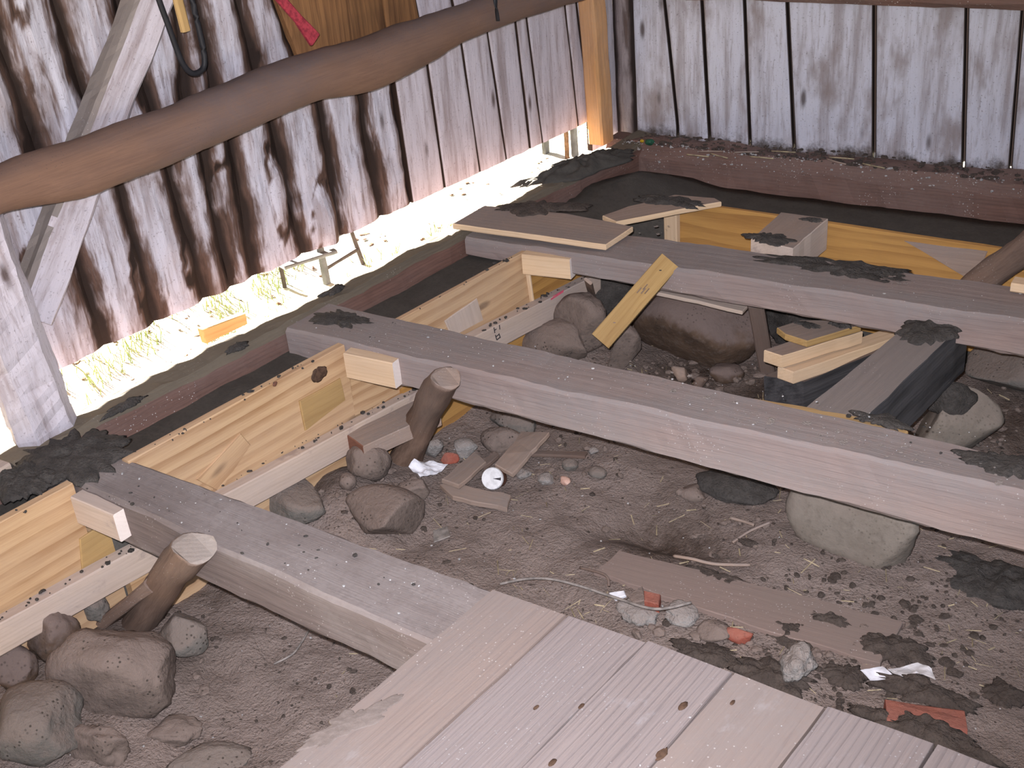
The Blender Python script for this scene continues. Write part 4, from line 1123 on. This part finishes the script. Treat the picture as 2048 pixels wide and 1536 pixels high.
# plaster slabs with a brick end, right of the floorboards
pl = lambda pts, t, mat, name, lab, cat, dz=0.03, seed=1, axis=0: tag(slab(name, [soil_at(u, v, dz) for u, v in pts], t, mat, seed=seed, wob=0.008, sub=0.03, axis=axis), lab, cat)
st(1278, 1222, (0.12, 0.085, 0.04), 'plaster', 'grey plaster slab nearest the bent lath', 3, (0.1, 0.1, 0.1), 3, 0.25, 0.15, cat='plaster', name='plaster_slab')
st(1362, 1228, (0.095, 0.08, 0.045), 'plaster', 'rounded plaster slab right of the brick end', 5, (0.2, 0.1, 0.3), 2, 0.18, 0.15, cat='plaster', name='plaster_slab')
pl([(1218, 1185), (1248, 1180), (1252, 1190), (1232, 1198)], 0.012, 'paper', 'paper_scrap', 'small white scrap above the plaster slabs', 'paper', 0.02, 7)
pl([(1288, 1180), (1322, 1188), (1318, 1208), (1288, 1200)], 0.035, 'brick', 'brick_piece', 'broken red brick end between the plaster slabs', 'brick', 0.05, 9)
pl([(1255, 1190), (1285, 1172), (1290, 1200), (1265, 1205)], 0.03, 'stone_dirty', 'plaster_slab', 'dusty plaster slab propped beside the red brick end', 'plaster', 0.04, 11)
# half-buried boards
bzu = lambda u: -0.476
o = slab('buried_board', [Z(u, v, bzu(u)) for u, v in ((1188, 1142), (1236, 1100), (1500, 1165), (1808, 1243), (1760, 1325), (1500, 1250))], 0.028, 'dusty_board', axis=2, seed=13, wob=0.008, sub=0.05)
tag(o, 'long half buried dusty board beyond the floorboards', 'board')
o = slab('buried_board', [Z(u, v, bzu(u) - 0.016) for u, v in ((1488, 1270), (1560, 1262), (1755, 1330), (1735, 1348), (1640, 1328), (1590, 1315))], 0.025, 'dusty_board', axis=1, seed=14, wob=0.006)
tag(o, 'split reddish board edge sticking out under the long buried board', 'board')
# wooden scraps round the can
pl([(948, 903), (972, 923), (918, 970), (884, 958)], 0.018, 'scrap', 'wood_scrap', 'flat wooden scrap left of the tin can', 'scrap', 0.05, 15, 1)
pl([(975, 912), (990, 902), (997, 908), (966, 935), (962, 928)], 0.016, 'scrap_dark', 'wood_scrap', 'tiny dark wooden scrap behind the tin can', 'scrap', 0.04, 16)
pl([(1043, 862), (1100, 863), (1024, 947), (990, 928)], 0.018, 'scrap', 'wood_scrap', 'long flat wooden scrap reaching under the middle joist', 'scrap', 0.06, 17, 1)
pl([(880, 968), (900, 962), (1022, 990), (1014, 1016), (905, 992)], 0.02, 'scrap', 'wood_scrap', 'flat wooden scrap lying below the tin can', 'scrap', 0.025, 18, 1)
o = slab('wood_scrap', [soil_at(1062, 908, 0.03), soil_at(1068, 900, 0.03), soil_at(1175, 903, 0.03), soil_at(1170, 912, 0.03)], 0.012, 'scrap_dark', axis=1)
tag(o, 'thin dark stick lying under the joist right of the scraps', 'stick')

# the tin can
cc = soil_at(985, 957, 0.045)
can = thing('tin_can', 'small open tin can with white lid lying on its side', 'can', cc)
ax = Vector((-0.30, 0.72, -0.50)).normalized()
def ringpts(c, r, axis, n=28):
    s = axis.cross(Vector((0, 0, 1))).normalized(); u = s.cross(axis)
    return [tuple(c + s * math.cos(2 * math.pi * i / n) * r + u * math.sin(2 * math.pi * i / n) * r) for i in range(n)]
secs = [ringpts(cc, 0.033, ax), ringpts(cc + ax * 0.004, 0.0345, ax), ringpts(cc + ax * 0.008, 0.032, ax), ringpts(cc + ax * 0.030, 0.032, ax), ringpts(cc + ax * 0.055, 0.030, ax), ringpts(cc + ax * 0.060, 0.031, ax)]
v, f = prism_rings(secs)
link('can_body', v, f, 'tin_rust', None, can, smooth=True)
secs = [ringpts(cc - ax * 0.006, 0.0345, ax), ringpts(cc - ax * 0.001, 0.0365, ax), ringpts(cc + ax * 0.006, 0.0362, ax)]
v, f = prism_rings(secs)
link('can_lid', v, f, 'tin_lid', None, can)
s_ = ax.cross(Vector((0, 0, 1))).normalized(); u_ = s_.cross(ax)
q = cc - ax * 0.0068
slab('lid_slot', [q + s_ * 0.002, q + s_ * 0.030 + u_ * 0.006, q + s_ * 0.030 - u_ * 0.004], 0.001, 'marker_black', can, wob=0, sub=1, facing=tuple(-ax))

# crumpled papers
def paper(name, pts, mat, label, seed, lift=0.03):
    P = [Vector(p) for p in pts]
    c = sum(P, Vector()) / len(P)
    V = []; Fc = []
    n = len(P); rings = 7; sub = 5
    out = []
    for i in range(n):
        for k in range(sub): out.append(P[i].lerp(P[(i + 1) % n], k / sub))
    m = len(out)
    V.append(c + Vector((0, 0, lift * 0.6)))
    for r in range(1, rings + 1):
        for j, p in enumerate(out):
            q = c.lerp(p, r / rings)
            q = q + Vector((0, 0, lift * (0.5 + 0.9 * n1(q.x * 20 + seed, q.y * 20, seed) + 0.15 * n1(q.x * 60, q.y * 60 + seed, 2)) ))
            V.append(q)
    for j in range(m): Fc.append((0, 1 + j, 1 + (j + 1) % m))
    for r in range(rings - 1):
        for j in range(m):
            a = 1 + r * m + j; b = 1 + r * m + (j + 1) % m
            Fc.append((a, a + m, b + m, b))
    o = link(name, [v - c for v in V], Fc, mat, Matrix.Translation(c))
    so = o.modifiers.new('thick', 'SOLIDIFY'); so.thickness = 0.0012
    tag(o, label, 'paper')
    return o
paper('crumpled_paper', [soil_at(u, v, 0.03) for u, v in ((818, 940), (850, 930), (897, 938), (875, 958), (842, 968))], 'paper', 'crumpled white paper beside the rough pole foot', 3, 0.035)
paper('crumpled_paper', [soil_at(u, v, 0.015) for u, v in ((1720, 1350), (1765, 1338), (1790, 1362), (1740, 1366))], 'paper', 'folded white paper among mortar clods, left piece', 5, 0.02)
paper('crumpled_paper', [soil_at(u, v, 0.015) for u, v in ((1775, 1345), (1835, 1328), (1862, 1345), (1870, 1368), (1850, 1355), (1800, 1362))], 'paper_dirty', 'soiled white paper among mortar clods, right piece', 7, 0.02)
paper('paper_scrap', [soil_at(u, v, 0.06) for u, v in ((1942, 712), (1952, 708), (1962, 728), (1944, 742))], 'paper', 'small white scrap right of the crossing timber', 9, 0.01)
o = slab('glass_shard', [soil_at(u, v, 0.012) for u, v in ((866, 1060), (895, 1052), (900, 1072), (868, 1084))], 0.004, 'glass', wob=0.003, sub=0.02)
tag(o, 'dull glass shard lying flat on the bare soil', 'glass')
# red brick in the mortar at the lower right
pb = soil_at(1850, 1430, 0.02)
o = timber('red_brick', soil_at(1772, 1420, 0.03), soil_at(1932, 1438, 0.03), 0.085, 0.06, 'brick', anchor='top', cham=0.012, wob=0.008, seed=41)
tag(o, 'red brick half sunk in mortar at the lower right', 'brick')
for i, (u, v, ax_, ay_, h, lab) in enumerate((
        (1850, 1388, 0.13, 0.045, 0.03, 'dark mortar clods above the red brick'),
        (1850, 1465, 0.16, 0.05, 0.03, 'dark mortar heap below the red brick'),
        (1995, 1165, 0.19, 0.10, 0.03, 'broad dark mortar spill at the right border'),
        (1660, 1245, 0.08, 0.030, 0.034, 'mortar splash on the middle of the long buried board'),
        (1590, 1270, 0.09, 0.05, 0.02, 'mortar clump on the lower edge of the long buried board'),
        (1790, 1300, 0.10, 0.06, 0.025, 'dark mortar clump at the end of the long buried board'),
        (1430, 1155, 0.12, 0.03, 0.015, 'mortar crumbs on the far end of the long buried board'),
        (1420, 1310, 0.10, 0.04, 0.02, 'dark mortar along the floorboard ends by the pebble'),
        (1545, 1350, 0.10, 0.05, 0.025, 'dark mortar beside the crumbling plaster lump'),
        (2010, 1390, 0.05, 0.05, 0.02, 'round mortar blob right of the soiled paper'),
        (1500, 1085, 0.035, 0.015, 0.008, 'thin mortar dab left of the tan boulder foot'),
        (1690, 1350, 0.06, 0.04, 0.02, 'mortar clump left of the folded paper'))):
    splat('mortar_patch', soil_at(u, v, 0.004), ax_, ay_, h, 'mortar' if i in (2,) else 'mortar_brown', lab, X=(1, 0.1, 0), seed=60 + i * 3, rag=0.5)

# bent laths and wires
tube('bent_lath', [soil_at(u, v, d) for u, v, d in ((1000, 1168, 0.03), (1050, 1158, 0.05), (1100, 1158, 0.06), (1160, 1172, 0.05), (1230, 1195, 0.06), (1310, 1218, 0.09), (1382, 1205, 0.09))], 0.004, 'lath', label='thin grey lath bent across the plaster slabs', cat='lath')
tube('bent_wire', [soil_at(u, v, d) for u, v, d in ((618, 1258, 0.03), (606, 1280, 0.03), (585, 1308, 0.03), (548, 1328, 0.02))], 0.003, 'lath', label='pale curved wire on the soil below the front joist', cat='wire')
tube('stick', [soil_at(u, v, d) for u, v, d in ((1348, 1112, 0.02), (1385, 1118, 0.035), (1430, 1128, 0.03), (1500, 1130, 0.02))], 0.005, 'scrap', label='thin twig lying across the damp hollow', cat='twig')
tube('stick', [soil_at(u, v, d) for u, v, d in ((1160, 1135, 0.02), (1210, 1150, 0.03), (1218, 1172, 0.02))], 0.004, 'scrap_dark', label='dark splinter at the far tip of the buried board', cat='twig')
tube('stick', [soil_at(u, v, d) for u, v, d in ((1465, 1085, 0.02), (1500, 1062, 0.02), (1540, 1045, 0.02))], 0.004, 'scrap', label='short twig left of the big tan boulder', cat='twig')
tube('stick', [soil_at(u, v, d) for u, v, d in ((1462, 1036, 0.02), (1485, 1042, 0.02), (1508, 1050, 0.02))], 0.005, 'scrap', label='pale splinter above the short twig', cat='twig')

# ================================================================== things on the left wall
cord = [XP(u, v, -2.93) for u, v in ((300, -60), (318, 0), (338, 55), (352, 95), (366, 128), (383, 146), (400, 143), (409, 128), (406, 95), (396, 50), (385, 0), (380, -60))]
tube('black_cable', cord, 0.0085, 'black', label='black hose hanging in a loop in front of the diagonal brace', cat='cable', n=10)  # the loop is a black cable
o = timber('tool_handle', XP(340, -60, -2.99), XP(372, 62, -2.99), 0.030, 0.022, 'lumber_gold', up=(1, 0, 0), anchor='mid', cham=0.008, seed=51)
tag(o, 'wooden tool handle hanging inside the black hose loop', 'handle')
bar = thing('pry_bar', 'red painted flat bar with a flared end hanging above the rail', 'pry bar', XP(620, 80, -3.0))
timber('shank', XP(520, -50, -3.0), XP(600, 42, -3.0), 0.032, 0.016, 'red_paint', bar, up=(1, 0, 0), anchor='mid', cham=0.005, seed=52, wob=0.001)
timber('flared_end', XP(598, 40, -3.0), XP(629, 79, -3.0), 0.032, 0.018, 'red_paint', bar, up=(1, 0, 0), anchor='mid', cham=0.004, seed=53, w2=0.050, wob=0.001)
tube('black_strap', [XP(986, -40, -2.88), XP(991, 5, -2.868), XP(996, 42, -2.868)], 0.008, 'black', label='short black strap hanging over the far end of the rail', cat='strap', flat=0.4)

# ================================================================== outside
def yard_at(u, v, dz=0.0):
    p = Z(u, v, YZ)
    for _ in range(4): p = Z(u, v, yard_z(p.x, p.y) + dz)
    return p
tr = thing('trestle', 'pale trestle standing on the grass outside the gap', 'trestle', yard_at(655, 565))
f1 = yard_at(655, 568); f2 = yard_at(727, 528); f3 = yard_at(570, 575)
H1 = Vector((0, 0, 0.40))
timber('leg', f1, f1 + H1 + Vector((-0.02, 0.0, 0)), 0.032, 0.03, 'trestle_shade', tr, up=(1, 0, 0), anchor='mid')
timber('leg', f2, f2 + H1 + Vector((-0.02, -0.08, 0)), 0.02, 0.02, 'dark_steel', tr, up=(1, 0, 0), anchor='mid')
timber('leg', f3, f3 + H1 * 0.8 + Vector((0, 0.0, 0)), 0.018, 0.02, 'dark_steel', tr, up=(1, 0, 0), anchor='mid')
timber('shelf', Z(560, 528, YZ + 0.14), Z(665, 495, YZ + 0.14), 0.10, 0.02, 'trestle_shade', tr)
timber('crossbar', f1 + Vector((0, 0, 0.09)), f2 + Vector((0, -0.02, 0.10)), 0.012, 0.02, 'dark_steel', tr)
timber('top_rail', f1 + Vector((0, -0.3, 0.40)), f2 + Vector((0, 0.1, 0.40)), 0.06, 0.05, 'trestle_shade', tr)
timber('panel', f1 + Vector((-0.03, 0.03, 0.30)), f2 + Vector((-0.03, -0.02, 0.30)), 0.01, 0.11, 'trestle_shade', tr)
# block of sawn wood on the outer ledge of the sill
o = slab('wood_block', [XP(405, 660, -3.085), XP(492, 627, -3.085), XP(496, 648, -3.085), XP(414, 688, -3.085)], 0.03, 'lumber_gold', facing=(1, 0, 0), axis=0, wob=0.001)
tag(o, 'brown sawn wood block on the outer edge of the left sill', 'block')
for k, (u, w_, mt, lab) in enumerate(((1135, 0.02, 'chips', 'thin brown stake outside near the corner post'), (1150, 0.045, 'trestle_shade', 'pale stake outside near the corner post'), (1092, 0.05, 'trestle_shade', 'broad pale stake outside left of the thin brown stake'))):
    g = yard_at(u, 318 - k * 6)
    tag(timber('stake', g - Vector((0, 0, 0.1)), g + Vector((0, 0, 0.8)), w_, 0.03, mt, up=(1, 0, 0), anchor='mid', seed=k), lab, 'stake')

# ================================================================== small litter nobody could count
def litter(name, spots, mat, label, cat=None, flat=0.7, sub=1):
    V0, F0 = ICO[sub]
    V = []; Fc = []
    rd = random.Random(hash(name) % 1000 if False else len(name) * 7 + 3)
    for p, r in spots:
        b = len(V)
        ca, sa = math.cos(rd.random() * 6.28), math.sin(rd.random() * 6.28)
        sx, sy, sz = r * rd.uniform(0.7, 1.5), r * rd.uniform(0.7, 1.2), r * flat * rd.uniform(0.7, 1.2)
        for q in V0:
            k = 1 + 0.35 * (rd.random() - 0.5)
            x, y, z = q.x * sx * k, q.y * sy * k, q.z * sz * k
            V.append((p[0] + x * ca - y * sa, p[1] + x * sa + y * ca, p[2] + z))
        Fc += [tuple(i + b for i in f) for f in F0]
    o = link(name, V, Fc, mat)
    o['kind'] = 'stuff'; o['label'] = label; o['category'] = cat or 'litter'
    return o
rd = random.Random(11)
sp = []
for _ in range(5200):
    x = rd.uniform(-2.58, 0.6); y = rd.uniform(0.4, 3.7)
    dens = 0.35 + 0.8 * fb((x * 1.6, y * 1.6, 8), 3)
    if x > -1.5 and y < 2.7: dens += 0.35
    if rd.random() > dens: continue
    r = 0.0025 + 0.006 * rd.random() ** 3
    sp.append(((x, y, soil(x, y) + r * 0.3), r))
litter('soil_crumbs', sp, 'mortar_brown', 'dark crumbs of soil and mortar strewn over the bare ground', 'crumbs')
sp = []
for _ in range(420):
    u = rd.gauss(1720, 190); v = rd.gauss(1270, 90)
    p = soil_at(u, v)
    if p.x < -2.5 or p.y > 2.9 : continue
    r = 0.003 + 0.010 * rd.random() ** 3
    sp.append(((p.x, p.y, p.z + r * 0.2), r))
litter('mortar_clods', sp, 'mortar_brown', 'dark mortar clods scattered between the joist and the floorboards', 'clods', sub=2)
sp = []
for _ in range(700):
    x = rd.uniform(-2.55, 0.4); y = rd.uniform(0.6, 3.6)
    r = 0.0012 + 0.0028 * rd.random() ** 2
    sp.append(((x, y, soil(x, y) + r * 0.5), r))
RUB = []
for cu, cv, su, sv, n in ((760, 960, 90, 40, 60), (1020, 910, 110, 30, 70), (1330, 735, 120, 22, 60), (1480, 770, 60, 22, 40), (1960, 850, 60, 40, 50), (180, 1330, 110, 60, 40), (1500, 1290, 140, 30, 50), (1450, 1040, 90, 40, 35), (650, 1010, 60, 30, 40)):
    for _ in range(n):
        p = soil_at(rd.gauss(cu, su), rd.gauss(cv, sv))
        if p.x < -2.55: continue
        r = 0.005 + 0.014 * rd.random() ** 2.5
        RUB.append(((p.x, p.y, p.z + r * 0.25), r))
litter('rubble', RUB, 'stone_dirty', 'small dusty pebbles and lumps lying on the bare soil', 'rubble', sub=2)
SL = []
V = []; Fc = []
for k in range(420):
    u = rd.uniform(650, 2040); v = rd.uniform(680, 1400)
    p = soil_at(u, v, 0.003)
    if p.x < -2.5: continue
    a = rd.uniform(0, 6.28); L_ = rd.uniform(0.01, 0.05) * (0.5 + rd.random()); w = rd.uniform(0.0006, 0.002)
    dx, dy = math.cos(a), math.sin(a); b = len(V)
    for e in (-1, 1):
        for sx, sz in ((-1, 0), (1, 0), (0, 1.4)):
            x = p.x + dx * e * L_ / 2 - dy * sx * w; y = p.y + dy * e * L_ / 2 + dx * sx * w
            V.append((x, y, soil(x, y) + 0.001 + sz * w + (0.004 if e > 0 else 0)))
    Fc += [(b, b + 1, b + 4, b + 3), (b + 1, b + 2, b + 5, b + 4), (b + 2, b, b + 3, b + 5), (b, b + 2, b + 1), (b + 3, b + 4, b + 5)]
o = link('straw_litter', V, Fc, 'straw'); o['kind'] = 'stuff'; o['label'] = 'thin straw and splinters strewn over the bare soil'; o['category'] = 'straw'
def on_joist(a, b, wa, n, zr):
    out = []
    for _ in range(n):
        f = rd.random() ** 0.9; q = a.lerp(b, f)
        t = rd.uniform(-0.46, 0.46) * wa
        r = 0.0008 + 0.0030 * rd.random() ** 4
        out.append(((q.x, q.y + t, q.z + zr + r * 0.4), r))
    return out
sp += on_joist(Vector((-2.85, 2.285, 0)), Vector((-0.3, 2.56, 0.058)), 0.2, 260, 0.002)
sp += on_joist(Vector((-2.85, 1.315, 0)), Vector((-1.4, 1.415, 0)), 0.16, 120, 0.002)
sp += on_joist(Vector((-2.4, 3.22, 0)), Vector((-0.6, 3.45, 0.032)), 0.2, 200, 0.002)
for _ in range(420):
    q = rd.random() ** 1.3; x = -2.95 + 1.9 * q
    y = 4.24 + (x + 2.818) * 0.135 + rd.uniform(-0.03, 0.06)
    r = 0.0016 + 0.0050 * rd.random() ** 3
    sp.append(((x, y, rd.uniform(-0.05, 0.006) if y < 4.25 + (x + 2.818) * 0.135 else 0.006), r))
for _ in range(110):
    x = rd.uniform(-1.4, -0.2); y = rd.uniform(0.7, 1.5)
    r = 0.0006 + 0.0016 * rd.random() ** 3
    sp.append(((x, y, 0.037), r))
PS = []
for u0, v0, u1, v1, n in ((1250, 735, 1500, 805, 14), (1500, 830, 2040, 960, 60), (1290, 470, 1330, 470, 8), (1760, 560, 1850, 580, 6)):
    for _ in range(n):
        f = rd.random(); u = u0 + (u1 - u0) * f + rd.uniform(-25, 25); v = v0 + (v1 - v0) * f + rd.uniform(-18, 18)
        p = Z(u, v, 0.0); zt_ = 0.055 * (p.x + 2.87) / 2.26 if p.y < 2.9 else 0.032 * (p.x + 2.87) / 1.95
        p = Z(u, v, zt_); r = 0.002 + 0.008 * rd.random() ** 2.5
        PS.append(((p.x, p.y, p.z + 0.001), r))
litter('plaster_splashes', PS, 'plaster', 'pale flat plaster splashes dried on the joist tops', 'plaster', flat=0.08, sub=2)
litter('plaster_crumbs', sp, 'crumb', 'tiny white plaster crumbs on joists, sill and soil', 'crumbs')
sp = []
for (A, B, n) in ((Vector((-2.62, 1.42, -0.20)), Vector((-2.57, 2.55, -0.28)), 60), (Vector((-2.56, 2.47, -0.165)), Vector((-2.56, 3.4, -0.23)), 45), (Vector((-2.63, 0.6, -0.205)), Vector((-2.61, 1.38, -0.25)), 40),
                  (Vector((-2.65, 0.7, 0.004)), Vector((-2.65, 1.2, 0.004)), 14), (Vector((-2.61, 1.45, 0.004)), Vector((-2.61, 2.15, 0.004)), 24), (Vector((-2.6, 2.45, -0.005)), Vector((-2.6, 3.05, -0.01)), 16)):
    for _ in range(n):
        q = A.lerp(B, rd.random()); r = 0.002 + 0.006 * rd.random() ** 2
        sp.append(((q.x + rd.uniform(-0.018, 0.016), q.y, q.z + 0.001), r))
for (A, B, n) in ((Vector((-2.8, 2.28, 0.003)), Vector((-1.6, 2.40, 0.02)), 70), (Vector((-2.7, 1.32, 0.003)), Vector((-1.45, 1.40, 0.003)), 40), (Vector((-2.4, 3.2, 0.002)), Vector((-0.9, 3.4, 0.026)), 60), (Vector((-1.1, 2.47, 0.04)), Vector((-0.3, 2.55, 0.058)), 50)):
    for _ in range(n):
        q = A.lerp(B, rd.random()); r = 0.0015 + 0.004 * rd.random() ** 2
        sp.append(((q.x, q.y + rd.uniform(-0.08, 0.08), q.z), r))
litter('mortar_crumbs', sp, 'mortar', 'dark mortar crumbs caught on walers, forms and joists', 'crumbs')
sp = []
for _ in range(900):
    x = -2.98 + 3.2 * rd.random() ** 1.2; y = 4.33 + (x + 2.818) * 0.128 + rd.uniform(-0.05, 0.10)
    r = 0.004 + 0.010 * rd.random() ** 2
    sp.append(((x, y, 0.004), r))
litter('sill_debris', sp, 'mortar_brown', 'dark chaff and soil lying along the back sill', 'debris', flat=0.5)
# straw on the back sill
for i in range(9):
    u = rd.uniform(1330, 1750); v = 292 + (u - 1330) * 0.07 + rd.uniform(-6, 14)
    a = Z(u, v, 0.016); d = rd.uniform(-0.5, 0.5)
    tube('straw', [a, a + Vector((0.05 * math.cos(d), 0.05 * math.sin(d), 0.004)), a + Vector((0.10 * math.cos(d + 0.2), 0.10 * math.sin(d + 0.2), 0))], 0.0028, 'straw' if i % 3 else 'scrap', label='dry straw lying in the dirt on the back sill', cat='straw', n=6, seg=3)['group'] = 'straws on the back sill'
a = Z(1299, 284, 0.015)
o = stone('plastic_bit', a, (0.05, 0.03, 0.03), 'green', 'small green plastic bit on the sill near the corner', 'plastic', 5, sub=3)
o = stone('plastic_bit', Z(1284, 282, 0.015), (0.02, 0.015, 0.015), 'yellow', 'tiny yellow plastic bit beside the green one', 'plastic', 6, sub=3)
# grass blades and chips in the yard
V = []; Fc = []
for _ in range(3600):
    u = rd.uniform(60, 1190); v = 760 - (u - 120) * 0.4717 + rd.uniform(-60, 130)
    if fb((u * 0.012, v * 0.012, 3), 3) < (0.08 if u < 620 else 0.35): continue
    p = yard_at(u, v)
    if p.x > -3.3: continue
    b = len(V); h = rd.uniform(0.03, 0.08); a = rd.uniform(0, 6.28); w = 0.003
    dx, dy = math.cos(a) * w, math.sin(a) * w; lx, ly = rd.uniform(-0.04, 0.04), rd.uniform(-0.04, 0.04)
    V += [(p.x - dx, p.y - dy, p.z - 0.005), (p.x + dx, p.y + dy, p.z - 0.005), (p.x + lx * 0.5 + dx * 0.7, p.y + ly * 0.5 + dy * 0.7, p.z + h * 0.7), (p.x + lx * 0.5 - dx * 0.7, p.y + ly * 0.5 - dy * 0.7, p.z + h * 0.7), (p.x + lx, p.y + ly, p.z + h)]
    Fc += [(b, b + 1, b + 2, b + 3), (b + 3, b + 2, b + 4)]
o = link('grass', V, Fc, 'grass'); o['kind'] = 'stuff'; o['label'] = 'pale sunlit grass in the yard outside the gap'; o['category'] = 'grass'
sp = []
for _ in range(500):
    u = rd.uniform(120, 1190); v = 760 - (u - 120) * 0.4717 + rd.uniform(-40, 110)
    if fb((u * 0.02, v * 0.02, 9), 3) < 0.05: continue
    p = yard_at(u, v)
    if p.x > -3.3: continue
    r = 0.004 + 0.016 * rd.random() ** 3
    sp.append(((p.x, p.y, p.z + 0.002), r))
litter('yard_chips', sp, 'chips', 'brown wood chips and leaves on the sunlit yard', 'chips', flat=0.3)
